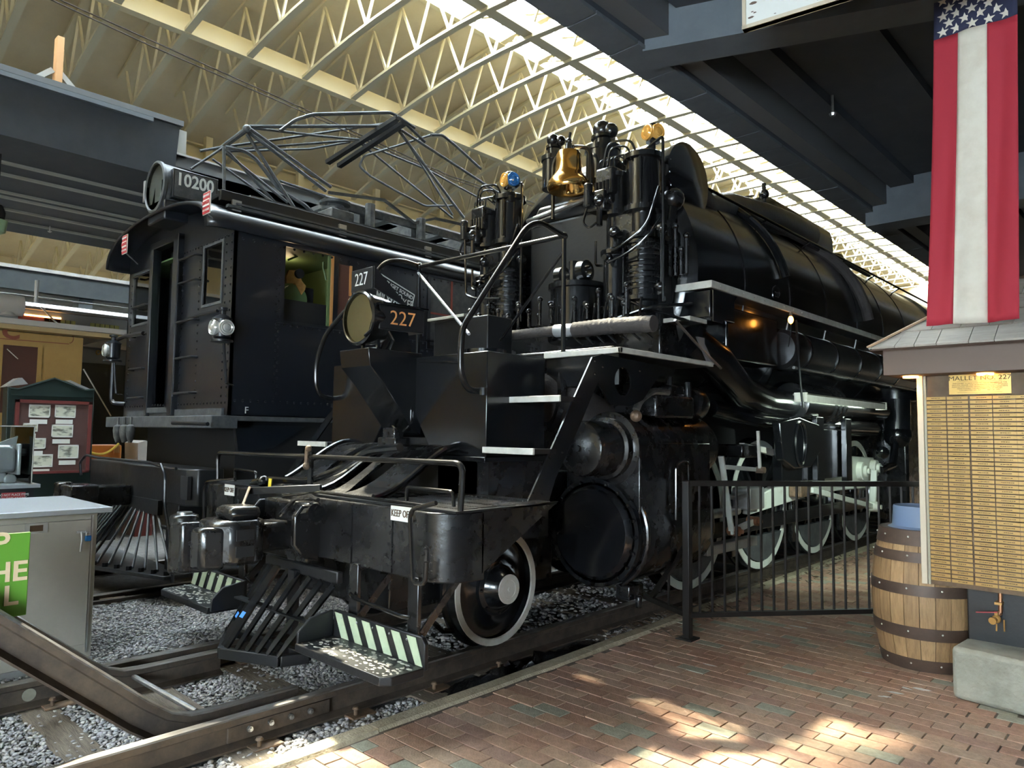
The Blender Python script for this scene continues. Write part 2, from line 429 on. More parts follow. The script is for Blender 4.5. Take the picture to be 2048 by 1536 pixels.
# the next bay to the left, seen under the platform roof, and its far wall
bay = setting('ceiling_far_bay', (-24, 10, 8))
def arch2(x): return 8.55 - 0.0205*(x + 23.0)**2
m = MB(); strip(m, -32.0, -25.2, lambda x: arch2(x)+1.1, 8, YN, YF, 0.08); m.build('roof_deck', 'cream_deck', bay)
m = MB(); strip(m, -23.2, -18.5, lambda x: arch2(x)+1.1, 6, YN, YF, 0.08); m.build('roof_deck', 'cream_deck', bay)
w3 = setting('window_3', (-24.2, 10, 9.6))
for k in range(20):
    y0 = YN + k*2.6; MB().box((-25.2,y0+.04,9.56), (-23.2,y0+2.56,9.57)).build('pane', 'skylight_pane', w3); MB().box((-25.25,y0-.04,9.5), (-23.15,y0+.04,9.62)).build('glazing_bar', 'cream_joist', w3)
def joist2(y):
    b = MB(); xs = [-32.0 + 13.4*i/10 for i in range(11)]
    for x0, x1 in zip(xs[:-1], xs[1:]): b.bar((x0,y,arch2(x0)+0.03), (x1,y,arch2(x1)+0.03), 0.16, 0.08)
    j = b.build('roof_joist', 'cream_joist', bay, smooth=0)
    wb = MB(); x = -31.8
    while x < -19.6:
        wb.bar((x,y,arch2(x)+1.05), (x+0.55,y,arch2(x+0.55)+0.06), 0.06, 0.06); wb.bar((x+0.55,y,arch2(x+0.55)+0.06), (x+1.1,y,arch2(x+1.1)+1.05), 0.06, 0.06); x += 1.1
    wb.build('web', 'cream_joist', j, smooth=0); return j
jb = joist2(4.1)
for k in range(1, 14):
    c = jb.copy(); col.objects.link(c); c.parent = bay; c.location.y += 1.125*k
    for ch in list(jb.children):
        d = ch.copy(); col.objects.link(d); d.parent = c
MB().box((-18.6,YN,8.0), (-18.45,YF,9.2)).build('clerestory_wall', 'cream_deck', ceiling)
wl = MB().box((-32.3,YN,-0.3), (-32.0,YF,9)).build('wall_left', 'cream_wall'); wl['kind'] = 'structure'
for z in (7.0, 7.35, 8.1): MB().box((-32.0,YN,z), (-31.9,YF,z+0.08)).build('rail_band', 'cream_joist', wl)
wf = MB().box((-32.3,YF,-0.3), (4.3,YF+0.3,12)).build('wall_far', 'cream_wall'); wf['kind'] = 'structure'
WB = (-1.8, 3.4, 1.0, 3.05)
wb_ = MB().plate([(-32.3,YN,-.3),(4.3,YN,-.3),(4.3,YN,11.5),(-32.3,YN,11.5)], [[(WB[0],YN,WB[2]),(WB[1],YN,WB[2]),(WB[1],YN,WB[3]),(WB[0],YN,WB[3])]], (0,-.25,0)).build('wall_back', 'cream_wall', smooth=0); wb_['kind'] = 'structure'
w2 = setting('fill_window', (0.5, YN-.12, 2.4))  # window and opening added behind the camera, as fill for floor, flag and kiosk
for k in range(4):
    xa, xb = WB[0]+(WB[1]-WB[0])*k/4, WB[0]+(WB[1]-WB[0])*(k+1)/4
    MB().box((xa+.04,YN-.13,WB[2]), (xb-.04,YN-.12,WB[3])).build('pane', 'skylight_pane', w2); MB().box((xa-.04,YN-.18,WB[2]), (xa+.04,YN-.06,WB[3])).build('mullion', 'cream_joist', w2)
wr = MB().box((4.0,YN,-0.3), (4.3,YF,11)).build('wall_right', 'canopy_black'); wr['kind'] = 'structure'
wu = MB().box((-1.9,YN,5.7), (-1.7,YF,9.1)).build('wall_right_upper', 'cream_wall'); wu['kind'] = 'structure'
# ------------------------------------------------------------------ platform roofs
cr = setting('canopy_right', (-3.0, 8, 4.6))
MB().box((-2.93,YN,4.96), (4.0,YF,5.06)).build('soffit', 'canopy_black', cr)
MB().box((-3.18,YN,4.62), (-2.93,YF,5.65)).build('edge_beam', 'canopy_black', cr)
MB().box((-3.18,YN,5.60), (4.0,YF,5.7)).build('roof_slab', 'canopy_black', cr)
pp = None
for k in range(44):
    y = 0.75 + k*0.525
    if pp is None: pp = MB().box((-3.20,y+.005,4.588), (-2.925,y+.52,4.62)).build('fascia_panel', 'canopy_band', cr, bev=0.004)
    else:
        c = pp.copy(); col.objects.link(c); c.parent = cr; c.location.y = k*0.525; c.location.z = random.uniform(-.002, .002)
MB().box((-2.925,YN,4.66), (-2.76,YF,4.96)).build('edge_rib', 'canopy_grey', cr)
for x, wd in ((-2.44,0.27), (-1.68,0.31)): MB().box((x-wd,YN,4.86), (x,YF,4.96)).build('soffit_rib', 'canopy_black', cr)
MB().bar((-3.0,4.65,4.74), (4.0,7.46,4.74), 0.30, 0.34).build('cross_beam', 'canopy_band', cr)
MB().box((-3.02,9.9,4.41), (4.0,10.3,4.96)).build('cross_beam', 'canopy_band', cr)
q = P(1665,215,z=4.84); MB().cyl((q.x,q.y,4.96), (q.x,q.y,4.78), 0.014, n=8).cyl((q.x,q.y,4.78), (q.x,q.y,4.755), 0.035, 0.025, n=8).build('sprinkler', 'steel', cr)
cl = setting('canopy_left', (-12, 8, 5.4))
MB().box((-16.4,YN,5.40), (-11.15,YF,5.50)).build('soffit', 'canopy_black', cl)
yE = P(352,262,x=-11.0).y
MB().add([(-11.0,YN,5.40),(-11.0,yE,5.40),(-10.86,yE,6.16),(-10.86,YN,6.16),(-11.15,YN,5.40),(-11.15,yE,5.40),(-11.0,yE,6.20),(-11.0,YN,6.20)],
         [(0,1,2,3),(4,7,6,5),(3,2,6,7),(0,4,5,1),(1,5,6,2),(0,3,7,4)]).build('fascia', 'canopy_black', cl)
MB().box((-10.90,YN,6.10), (-10.80,P(304,250,x=-10.86).y,6.16)).build('gutter', 'canopy_band', cl)
MB().box((-11.4,YN,6.18), (-10.84,yE+.05,6.26)).build('roof_edge', 'canopy_grey', cl)
MB().box((-11.3,yE+.02,5.75), (-11.0,yE+.16,6.18)).build('end_post', 'batten', cl)
MB().box((-11.3,yE,5.40), (-11.0,YF,5.78)).build('fascia', 'canopy_grey', cl)
MB().box((-11.32,yE,5.78), (-10.97,YF,5.81)).build('flashing', 'galvanised', cl)
for sl in (0.31, 0.296, 0.275, 0.269, 0.255, 0.242):
    x = -(5.4-1.65)/sl; MB().box((x-0.035,YN,5.365), (x+0.035,YF,5.40)).build('batten', 'batten', cl)
MB().box((-16.5,YN,5.42), (-11.0,YF,5.6)).build('roof_slab', 'canopy_black', cl)
# timber prop on the roof edge
q = P(112,180,x=-11.1)
MB().box((-11.15,P(105,190,x=-11.1).y,6.2), (-11.0,P(119,190,x=-11.1).y,P(112,76,x=-11.1).z)).build('prop', 'wood_warm', cl)
MB().bar(P(60,162,x=-11.08), P(105,140,x=-11.08), 0.05, 0.07).bar(P(119,145,x=-11.08), P(158,192,x=-11.08), 0.05, 0.07).build('prop_brace', 'batten', cl)
q = P(100,452,z=5.36); MB().cyl(q, q+Vector((0,0,-.10)), 0.012, n=6).cyl(q+Vector((0,0,-.1)), q+Vector((0,0,-.12)), 0.04, 0.02, n=8).build('sprinkler', 'galvanised', cl)
c3 = setting('canopy_far', (-19, 8, 4.7))
MB().box((-21.3,YN,4.72), (-19.0,YF,4.8)).build('soffit', 'canopy_black', c3)
MB().add([(-19,YN,4.72),(-19,YF,4.72),(-18.9,YF,5.16),(-18.9,YN,5.16),(-19.15,YN,4.72),(-19.15,YF,4.72),(-19.1,YF,5.2),(-19.1,YN,5.2)],
         [(0,1,2,3),(4,7,6,5),(3,2,6,7),(0,4,5,1),(1,5,6,2),(0,3,7,4)]).build('fascia', 'canopy_band', c3)
MB().box((-19.2,YN,5.16), (-18.82,YF,5.24)).build('gutter', 'galvanised', c3)
MB().box((-19.7,5.2,4.3), (-19.2,5.5,4.72)).build('bracket', 'canopy_band', c3)
# hanging lamp at the left edge of the view
q = P(-6,432,x=-11.8)
lt = thing('hanging_lamp', (q.x,q.y,q.z-0.2), 'pale green hanging lamp under the dark ribbed platform roof', 'lamp')
MB().lathe([(0.02,0.0),(0.09,0.02),(0.10,0.10),(0.06,0.2),(0.015,0.22)], (q.x,q.y,q.z-0.05), (0,0,1), 14).build('cap', 'satin_black', lt)
MB().lathe([(0.03,0.0),(0.11,0.04),(0.13,0.2),(0.10,0.21)], (q.x,q.y,q.z-0.26), (0,0,1), 14).build('shade', 'lamp_shade_green', lt)
MB().cyl((q.x,q.y,q.z+0.15), (q.x,q.y,5.40), 0.012, n=6).build('stem', 'satin_black', lt)
# overhead wires
for k, dx in enumerate((0.0, 0.10)):
    pts = [P(p, v, x=-8.9-dx) for p, v in (((40,-36),(300,80),(600,214),(900,352),(1150,432)) if k == 0 else ((60,-20),(300,91),(600,221),(900,357),(1150,440)))]
    tag(MB().tube(pts, 0.009, 6).build('overhead_wire', 'rail_side'), ('upper' if k == 0 else 'lower')+' of two thin dark wires slung above the black electric locomotive', 'wire', 'overhead wires')
# cream sign board at the top of the picture
a = P(1487,63,y=4.3); dv = (P(1690,0,z=a.z)-a).normalized()
sb = thing('sign_board', a, 'cream painted board with peeling paint hung below the dark ceiling', 'sign')
MB().obox(a+dv*0.75+Vector((0,0,0.3)), dv*0.75, Vector((-dv.y,dv.x,0))*0.02, (0,0,0.3)).build('panel', 'sign_white', sb)
MB().obox(a+dv*0.75+Vector((0,0,0.012)), dv*0.752, Vector((-dv.y,dv.x,0))*0.028, (0,0,0.012)).obox(a+dv*0.012+Vector((0,0,0.3)), dv*0.012, Vector((-dv.y,dv.x,0))*0.028, (0,0,0.3)).build('moulding', 'kiosk_frame', sb)
fl = MB()
for k in range(26):
    c = a + dv*random.uniform(0.05,0.9) + Vector((0,0,random.choice((0.05,0.06,0.10,0.16))+random.uniform(-.02,.03))) - Vector((-dv.y,dv.x,0))*0.021
    s_ = random.uniform(0.008,0.035); n = 7
    fl.add([c + dv*s_*random.uniform(.6,1.6)*math.cos(2*PI*i/n) + Vector((0,0,s_*0.5*random.uniform(.5,1)*math.sin(2*PI*i/n))) for i in range(n)], [tuple(range(n))])
fl.build('peeling_patch', 'kiosk_brown', sb, kind='stuff', smooth=0)
for s_ in (0.2,1.3): MB().cyl(a+dv*s_+Vector((0,0,.6)), a+dv*s_+Vector((0,0,.9)), 0.01, n=6).build('hanger', 'steel', sb)
# ------------------------------------------------------------------ ground: brick paving, kerb, ballast, tracks
FZ = -0.08
def kx(y):      # line of the kerb on the track side
    ys_ = [-8, 1.8, 4.3, 8.0, 13.0, 46]; xs_ = [-3.55, -3.59, -3.63, -3.75, -3.88, -4.0]
    return float(np.interp(y, ys_, xs_))
fl = setting('floor', (-1, 5, FZ))
MB().box((-3.5,YN,-0.2), (4.0,YF,FZ-0.006)).build('bed', 'mortar', fl)
BL, BW = 0.225, 0.113
bricks = []
r0 = int(YN/BW)
for r in range(int(0.9/BW), int(17/BW)):
    y = r*BW; off = (r % 2)*BL/2 + random.uniform(-.012,.012)
    x = -3.9 + off
    while x < 2.2:
        xl = max(x, kx(y)+0.15)
        if x + BL - xl > 0.05: bricks.append((xl, y, x+BL-xl))
        x += BL
def seen(b):
    d = Vector((b[0]+b[2]/2, b[1], FZ)) - CAM; q = d.dot(CF)
    if q < 0.3: return False
    px = 1024 + FPX*d.dot(CR)/q; py = 768 - FPX*d.dot(CU)/q
    return -30 < px < 2080 and py < 1570
vis = [b for b in bricks if seen(b)]
vis.sort(key=lambda b: (Vector((b[0], b[1], FZ))-CAM).length)
near = set(vis[:300]); bm_cache = {}
rest = MB(); rest_mat = []
for b in vis:
    x, y, L = b; k = random.choice((0,0,1,1,2,2,3,4,4,5,6)); g_ = 0.0035
    if b in near:
        key = (round(L,2), k)
        if key not in bm_cache:
            bm_cache[key] = MB().box((-L/2+g_,-BW/2+g_,-0.03), (L/2-g_,BW/2-g_,0.0)).build('brick', 'brick_%d' % k, fl, smooth=0, bev=0.003)
            o = bm_cache[key]
            o.data.transform(Matrix.Translation(OFF[fl.name]))
        else:
            o = bm_cache[key].copy(); col.objects.link(o); o.parent = fl
        o.location = Vector((x+L/2, y+BW/2, FZ+random.uniform(-.0025,.0015))) - OFF[fl.name]
        o.rotation_euler = (random.uniform(-.008,.008), random.uniform(-.006,.006), random.uniform(-.012,.012))
    else:
        z = FZ + random.uniform(-.0025,.0015); n0 = len(rest.f)
        rest.box((x+g_,y+g_,FZ-0.03), (x+L-g_,y+BW-g_,z)); rest_mat += [k]*(len(rest.f)-n0)
o = rest.build('brick_paving', None, fl, smooth=0, kind='stuff')
for i in range(7): o.data.materials.append(M['brick_%d' % i])
o.data.polygons.foreach_set('material_index', rest_mat)
# paint and chalk marks on the bricks
pm = MB()
for px, py, L, wd, ang in [(1790,1385,.16,.05,.1),(1770,1393,.12,.03,.5),(1812,1376,.10,.035,-.2),(1842,1378,.14,.06,.2),(1735,1345,.10,.02,.1),(1740,1265,.14,.035,.05),(1600,1254,.22,.04,.1),(1620,1246,.12,.02,.3),(1575,1256,.1,.03,0),(1535,1268,.05,.02,0),(1420,1330,.12,.03,.1)]:
    c = P(px,py,z=FZ+0.003)
    for q in range(3):
        n = 9; pts = []
        for i in range(n):
            t = 2*PI*i/n; rr = random.uniform(.55,1.0); dx, dy = L/2*rr*math.cos(t)*random.uniform(.5,1), wd/2*rr*math.sin(t)
            pts.append((c.x + dx*math.cos(ang) - dy*math.sin(ang) + random.uniform(-.01,.01), c.y + dx*math.sin(ang) + dy*math.cos(ang), FZ+0.0022+q*.0002))
        pm.add(pts, [tuple(range(n))])
pm.build('paint_mark', 'sign_white', fl, kind='stuff', smooth=0)
# kerb in cast lengths
kb = setting('kerb', (-3.6, 5, FZ))
ys_ = [-2.0, 0.6, 2.6, 4.7, 6.9, 9.2, 12.0, 15.0, 20.0, 30.0]
for y0, y1 in zip(ys_[:-1], ys_[1:]):
    m = MB(); n = 8; pts = [(y0 + (y1-y0-.012)*i/n) for i in range(n+1)]
    tops = []
    for y in pts:
        a_, b_ = kx(y), kx(y)+0.135+random.uniform(-.012,.012); zt = FZ+0.012
        tops += [(a_,y,-.32),(a_,y,zt-.012),(a_+.014,y,zt+random.uniform(-.002,.002)),(b_-.02,y,zt+random.uniform(-.003,.002)),(b_,y,FZ-.012),(b_,y,-.32)]
    f = []
    for i in range(n):
        for k in range(6):
            k2 = (k+1) % 6; f.append((i*6+k, (i+1)*6+k, (i+1)*6+k2, i*6+k2))
    f += [tuple(range(6)), tuple(n*6+i for i in range(5,-1,-1))]
    m.add(tops, f).build('kerb_stone', 'kerb_concrete', kb)
gb = setting('ground', (-8, 5, -0.2))
MB().box((-5.7,YN,-0.40), (-3.5,YF,-0.195)).build('track_bed', 'ballast_soil', gb)
m = MB(); m.prism([(-32,YN,-.09),(-5.95,YN,-.09),(-5.7,YN,-.2),(-5.7,YN,-.4),(-32,YN,-.4)], (0,YF-YN,0)); m.build('yard_bed', 'ballast_soil', gb)
# crushed stone
def ico():
    bm = bmesh.new(); bmesh.ops.create_icosphere(bm, subdivisions=1, radius=1.0); v = np.array([p.co[:] for p in bm.verts]); f = np.array([[q.index for q in p.verts] for p in bm.faces]); bm.free(); return v, f
IV, IF = ico()
def stones(name, regions, label, seed=1):
    rg = np.random.default_rng(seed); V = []; Fs = []; n0 = 0
    for (x0,x1,y0,y1,zf,n,s0,s1) in regions:
        X_ = rg.uniform(x0,x1,n); Y_ = rg.uniform(y0,y1,n)
        for x, y in zip(X_, Y_):
            if (x < -5.98 and y < 1.86): continue
            if -5.5 < x < -4.1 and y < 4.2 and abs((y-.73+.3275) % .655 - .3275) < .10 and rg.random() < .88: continue
            s = rg.uniform(s0,s1); sc = np.array([s*rg.uniform(.8,1.5), s*rg.uniform(.8,1.3), s*rg.uniform(.5,.8)])
            v = IV*sc*(1+rg.uniform(-.35,.30,(len(IV),1))); a = rg.uniform(0,6.28); b = rg.uniform(-.5,.5)
            ca, sa, cb, sb2 = math.cos(a), math.sin(a), math.cos(b), math.sin(b)
            R_ = np.array([[ca,-sa,0],[sa,ca,0],[0,0,1]]) @ np.array([[1,0,0],[0,cb,-sb2],[0,sb2,cb]])
            z = zf(x) if callable(zf) else zf
            V.append(v @ R_.T + [x, y, z + rg.uniform(-.4,.6)*s]); Fs.append(IF + n0); n0 += len(IV)
    V = np.concatenate(V); Fs = np.concatenate(Fs)
    me = bpy.data.meshes.new(name); me.vertices.add(len(V)); me.vertices.foreach_set('co', V.ravel().astype('f4'))
    me.loops.add(Fs.size); me.loops.foreach_set('vertex_index', Fs.ravel().astype('i4'))
    me.polygons.add(len(Fs)); me.polygons.foreach_set('loop_start', np.arange(0,Fs.size,3,dtype='i4')); me.polygons.foreach_set('loop_total', np.full(len(Fs),3,dtype='i4'))
    me.update(); me.validate(); me.materials.append(M['gravel']); o = bpy.data.objects.new(name, me); col.objects.link(o)
    o['kind'] = 'stuff'; return tag(o, label, 'gravel')
# stone colour varies from stone to stone
g_ = M['gravel'].node_tree; b_ = g_.nodes['Principled BSDF']
geo = g_.nodes.new('ShaderNodeNewGeometry'); rp = g_.nodes.new('ShaderNodeValToRGB')
for e, (p_, c_) in zip([rp.color_ramp.elements[0], rp.color_ramp.elements.new(0.5), rp.color_ramp.elements.new(0.85), rp.color_ramp.elements[-1]],
                       [(0.0,(0.22,0.215,0.22,1)), (0.5,(0.36,0.35,0.355,1)), (0.85,(0.45,0.43,0.41,1)), (1.0,(0.60,0.57,0.52,1))]):
    e.position = p_; e.color = c_
g_.links.new(geo.outputs['Random Per Island'], rp.inputs['Fac']); g_.links.new(rp.outputs['Color'], b_.inputs['Base Color'])
stones('gravel', [(-5.5,-4.16,0.5,4.2,-0.185,15000,.007,.016), (-5.5,-4.16,4.2,8,-0.185,2200,.014,.026)], 'grey crushed stone lying between the rails of the near track', 3)
stones('gravel', [(-7.8,-5.66,1.0,4.6,lambda x: -0.085 if x < -5.95 else -0.085-0.42*(x+5.95),21000,.007,.015)], 'grey crushed stone spread between the near track and the far track', 4)
stones('gravel', [(-4.0,-3.64,0.6,2.9,-0.185,3000,.008,.018), (-4.0,-3.64,2.9,3.4,-0.19,350,.008,.020), (-4.0,-3.66,5.2,6.6,-0.19,600,.008,.020)], 'brownish crushed stone in the strip between the near rail and the kerb', 5)
# leaf litter between rail and kerb
lv = MB()
for _ in range(900):
    y = random.choice((random.uniform(5.3,6.8), random.uniform(6.5,12.0), random.uniform(8.5,11.0))); x = random.uniform(-3.98, kx(y)-0.01) if random.random() < .8 else kx(y)+random.uniform(.1,.45)
    z = (-0.17 if x < kx(y) else FZ+0.01) + random.uniform(0,.05); s_ = random.uniform(.015,.045); a = random.uniform(0,6.28)
    n_ = Vector((random.uniform(-.6,.6), random.uniform(-.6,.6), 1)).normalized(); u_ = n_.orthogonal().normalized(); v_ = n_.cross(u_); c = Vector((x,y,z))
    lv.add([c+u_*s_, c+v_*s_*.5, c-u_*s_+n_*s_*.3, c-v_*s_*.5], [(0,1,2,3)])
o = lv.build('leaf_litter', 'leaf_litter', None, smooth=0, kind='stuff'); tag(o, 'dry brown leaves and litter along the gap beside the kerb', 'leaves')
# rails
RP = [(-.07,-.17),(.07,-.17),(.07,-.158),(.012,-.14),(.010,-.055),(.036,-.042),(.0375,-.008),(.030,0),(-.030,0),(-.0375,-.008),(-.036,-.042),(-.010,-.055),(-.012,-.14),(-.07,-.158)]
def rail(parent, pts, name='rail', up=Vector((0,0,1)), side=Vector((1,0,0))):
    # pts: list of (origin, side vector, up vector)
    m = MB(); n = len(RP); v = []; f = []; mi = []
    for o_, s_, u_ in pts:
        for a, b in RP: v.append(Vector(o_) + Vector(s_)*a + Vector(u_)*b)
    for k in range(len(pts)-1):
        for i in range(n):
            i2 = (i+1) % n; f.append((k*n+i, k*n+i2, (k+1)*n+i2, (k+1)*n+i)); mi.append(1 if i in (6,7,8) else 0)
    f += [tuple(range(n-1,-1,-1)), tuple((len(pts)-1)*n+i for i in range(n))]; mi += [0,0]
    m.add(v, f); o = m.build(name, 'rail_side', parent, smooth=0.35); o.data.materials.append(M['rail_top'])
    o.data.polygons.foreach_set('material_index', mi); return o
XR, XL = -4.082, -5.595
X_, Z_ = Vector((1,0,0)), Vector((0,0,1))
tr = setting('track_near', (-4.84, 5, -0.17))
for x in (XR, XL): rail(tr, [((x,-2,0),X_,Z_), ((x,40,0),X_,Z_)])
t0 = None
for k in range(26):
    y = 0.84 + k*0.655 - 0.11
    if t0 is None: t0 = MB().box((-6.0,-0.11,-0.30), (-3.72,0.11,-0.172)).build('tie', 'tie_wood', tr, bev=0.01); t0.location.y = y
    else:
        c = t0.copy(); col.objects.link(c); c.parent = tr; c.location = (0, y, random.uniform(-.01,.004)); c.rotation_euler.z = 0
    if 0 <= k < 6:
        for x in (XR, XL):
            MB().box((x-.17,y+.02,-0.175), (x+.17,y+.2,-0.162)).build('tie_plate', 'rust_steel', tr, bev=0.003)
            for dx in (-.12, .12): MB().cyl((x+dx,y+.07,-.165), (x+dx,y+.07,-.125), 0.012, n=8).cyl((x+dx,y+.07,-.125), (x+dx,y+.07,-.112), 0.024, 0.016, n=10).build('spike', 'rust_steel', tr)
MB().box((XR+.014,P(455,1470,x=XR+.03).y,-.135), (XR+.032,P(660,1410,x=XR+.03).y,-.05)).build('joint_bar', 'rail_side', tr, bev=0.004)
for p in ((498.6,1456.8),(540.5,1444),(580.6,1432.4),(619.6,1421.6)):
    q = P(*p, x=XR+.035); MB().cyl((XR+.034,q.y,q.z), (XR+.055,q.y,q.z), .017, n=6).cyl((XR+.055,q.y,q.z), (XR+.066,q.y,q.z), .010, n=8).build('bolt', 'steel', tr)
t2 = setting('track_far', (-8.74, 5, -0.15))
for x in (-7.96, -9.475): rail(t2, [((x,1.2,0),X_,Z_), ((x,30,0),X_,Z_)])
for x in (-7.80,): MB().box((x-.03,1.4,-.06), (x+.03,30,-.03)).build('guard_strip', 'rail_side', t2)
for p in ((213,1205),(237,1202)):
    q = P(*p, x=-7.9); MB().box((-7.93,q.y-.06,q.z-.06), (-7.89,q.y+.06,q.z+.04)).cyl((-7.89,q.y,q.z), (-7.85,q.y,q.z), .028, n=6).build('bolt', 'rust_steel', t2)
for k in range(8):
    y = 1.5+k*0.65; MB().box((-9.9,y,-0.2), (-7.25,y+.22,-0.085 if k == 1 else -0.1)).build('tie', 'tie_wood', t2, bev=0.01)
MB().cyl((XL+.010,P(57,1388,x=XL).y,-.095), (XL+.0155,P(57,1388,x=XL).y,-.095), .040, n=20).build('web_hole', 'concrete', tr)
# loose iron rod on a tie
a, b = P(267,1353,z=-.05), P(392,1423,z=-.14)
tag(MB().cyl(a, b, 0.018, n=10).build('iron_rod', 'steel'), 'loose grey iron rod leaning on a wooden tie between the rails', 'rod')
# flat stone beside the far rail, white cap stone
# ------------------------------------------------------------------ steam locomotive
A = -4.83
loco = thing('steam_locomotive', (A, 8.0, 0.0), 'large glossy black steam locomotive with orange 227 number board and brass bell', 'locomotive')
def px(pts, **k): return [P(a, b, **k) for a, b in pts]
def part(mb, name, m_, parent=None, **k): return mb.build(name, m_, parent or loco, **k)
# pilot beam with rounded ends
def beam_outline(z, e=0.0):
    pts = [(A-1.30,2.80)]; n = 8
    pts = []
    for i in range(n+1):
        t = PI/2*i/n; pts.append((A-1.46-0.22*math.cos(t), 3.02-0.22*math.sin(t)))
    for i in range(n+1):
        t = PI/2*i/n; pts.append((A+1.46+0.22*math.sin(t), 3.02-0.22*math.cos(t)))
    pts += [(A+1.68,3.10),(A+1.60,3.16),(A-1.60,3.16),(A-1.68,3.10)]
    return [(x,y,z) for x, y in pts]
beam = part(MB().prism(beam_outline(0.76), (0,0,0.41)), 'pilot_beam', 'cast_black', bev=0.008)
for x in (A-1.0, A+0.72, A+1.16): part(MB().box((x-.004,2.793,0.77), (x+.004,2.80,1.16)), 'weld_seam', 'cast_black', beam)
for s in (-1, 1):
    part(MB().prism([(A+s*1.68,3.08,1.17),(A+s*1.68,3.80,1.19),(A+s*1.68,3.74,1.16),(A+s*1.68,3.08,0.80)], (-s*0.025,0,0)), 'beam_gusset', 'cast_black')
deck = part(MB().box((A-1.60,2.86,1.172), (A+1.68,3.12,1.185)).box((A+0.75,3.12,1.172), (A+1.68,3.78,1.185)).box((A-1.60,3.12,1.172), (A-0.75,3.78,1.185)), 'pilot_deck', 'satin_black')
tp = MB()
for k in range(36):
    x = A+0.8+k*0.0235
    for y in (2.95, 3.12, 3.29, 3.46, 3.63): tp.bar((x,y,1.188), (x+.012,y+.13,1.188), 0.006, 0.007)
part(tp, 'tread_pattern', 'steel', deck, kind='stuff', smooth=0)
# handrail across the beam, grab irons, uncoupling rod
hp = px([(436,968),(436,905),(926,927),(921,1012)], y=2.92); hp[0].z = 1.17; hp[-1].z = 1.17
part(MB().tube(bend(hp, .07), 0.019, 10), 'pilot_handrail', 'dark_pipe')
q = P(622,910,y=2.92); part(MB().bar((q.x,2.92,1.17), (q.x,2.92,q.z+.03), 0.05, 0.02, up=(0,1,0)), 'handrail_post', 'cast_black')
for pts in ([(470,968),(470,938),(512,944),(512,976)], [(813,1000),(814,974),(906,984),(908,1012)]):
    g = px(pts, y=3.02); g[0].z = g[-1].z = 1.175; part(MB().tube(bend(g, .03), 0.013, 8), 'grab_iron', 'dark_pipe')
part(MB().tube(bend(px([(566,993),(640,984),(852,1012)], y=2.78), .02), 0.012, 8), 'uncoupling_rod', 'gloss_black')
part(MB().tube(bend(px([(872,1006),(826,1018),(820,1032),(826,1166),(850,1168),(853,1124)], y=2.72), .035), 0.014, 8), 'uncoupling_lever', 'dark_pipe')
part(MB().tube(bend(px([(470,958),(414,963),(408,975),(407,1040)], y=2.76), .04), 0.013, 8), 'uncoupling_lever', 'dark_pipe')
# rusty bracket with a yellow tag, angled arm behind the coupler
br = part(MB().tube(px([(612,935),(614,900),(618,893)], y=2.9), 0.016, 6), 'angle_cock', 'rust_steel')
part(MB().sphere(P(613,932,y=2.9), 0.03, 8, 6).sphere(P(617,897,y=2.9), 0.026, 8, 6), 'valve_knob', 'rust_steel', br)
part(MB().tube(bend(px([(500,990),(505,965),(540,958),(620,962),(680,940),(735,902),(800,895)], y=2.95), .1), 0.03, 10), 'air_pipe', 'gloss_black')
part(MB().sphere(P(527,962,y=2.93), 0.055, 10, 8, (1,1,.9)), 'pipe_elbow', 'gloss_black')
part(MB().obox(P(540,966,y=2.86), (.022,0,0), (0,.003,0), (.004,0,.035)), 'warning_tag', 'tag_yellow', label='small yellow tag tied to the pipe')
# coupler
CX = A
part(MB().box((CX-.30,2.70,0.72), (CX+.32,2.82,1.14)), 'coupler_pocket', 'cast_black', bev=.02)
for s in (-1, 1): part(MB().prism([(CX+s*.28,2.80,0.74),(CX+s*.28,2.80,1.13),(CX+s*.28,2.66,1.13),(CX+s*.28,2.60,1.06),(CX+s*.28,2.60,0.86),(CX+s*.28,2.68,0.76)], (s*.05,0,0)), 'pocket_lug', 'cast_black', bev=.012)
part(MB().box((CX-.12,2.38,0.80), (CX+.12,2.75,1.00)), 'coupler_shank', 'cast_black', bev=.03)
hd = part(MB().prism([(CX-.20,2.20,.74),(CX-.12,2.12,.74),(CX+.10,2.14,.74),(CX+.20,2.24,.74),(CX+.20,2.42,.74),(CX+.10,2.50,.74),(CX-.12,2.50,.74),(CX-.2,2.4,.74)], (0,0,.30)), 'coupler_head', 'cast_black', bev=.035)
for z in (0.80, 0.91): part(MB().box((CX+.195,2.25,z), (CX+.204,2.38,z+.075)), 'cored_recess', 'dark_hollow', hd, bev=.003)
part(MB().prism([(CX-.10,2.22,1.03),(CX+.15,2.24,1.03),(CX+.15,2.46,1.03),(CX-.10,2.46,1.03)], (0,0,.10)), 'coupler_lock_housing', 'cast_black', bev=.045)
part(MB().cyl((CX-.27,2.10,.66), (CX-.27,2.10,1.06), .095, n=20).prism([(CX-.27,2.005,.68),(CX-.12,2.02,.68),(CX-.06,2.2,.68),(CX-.2,2.24,.68)], (0,0,.34)), 'coupler_knuckle', 'cast_black', bev=.02)
part(MB().cyl((CX-.27,2.10,1.06), (CX-.27,2.10,1.075), .05, n=14), 'knuckle_pin', 'steel')
part(MB().prism([(CX-.02,2.03,.72),(CX+.10,2.06,.72),(CX+.16,2.2,.72),(CX+.02,2.24,.72)], (0,0,.28)), 'guard_arm', 'cast_black', bev=.03)
part(MB().bar(P(498,978,y=2.55), P(478,1030,y=2.36), .05, .02, up=(0,1,0)), 'lift_link', 'rust_steel', bev=.006)
part(MB().bar(P(498,982,y=2.56), P(642,976,y=2.80), .03, .05), 'lift_arm', 'satin_black', bev=.004)
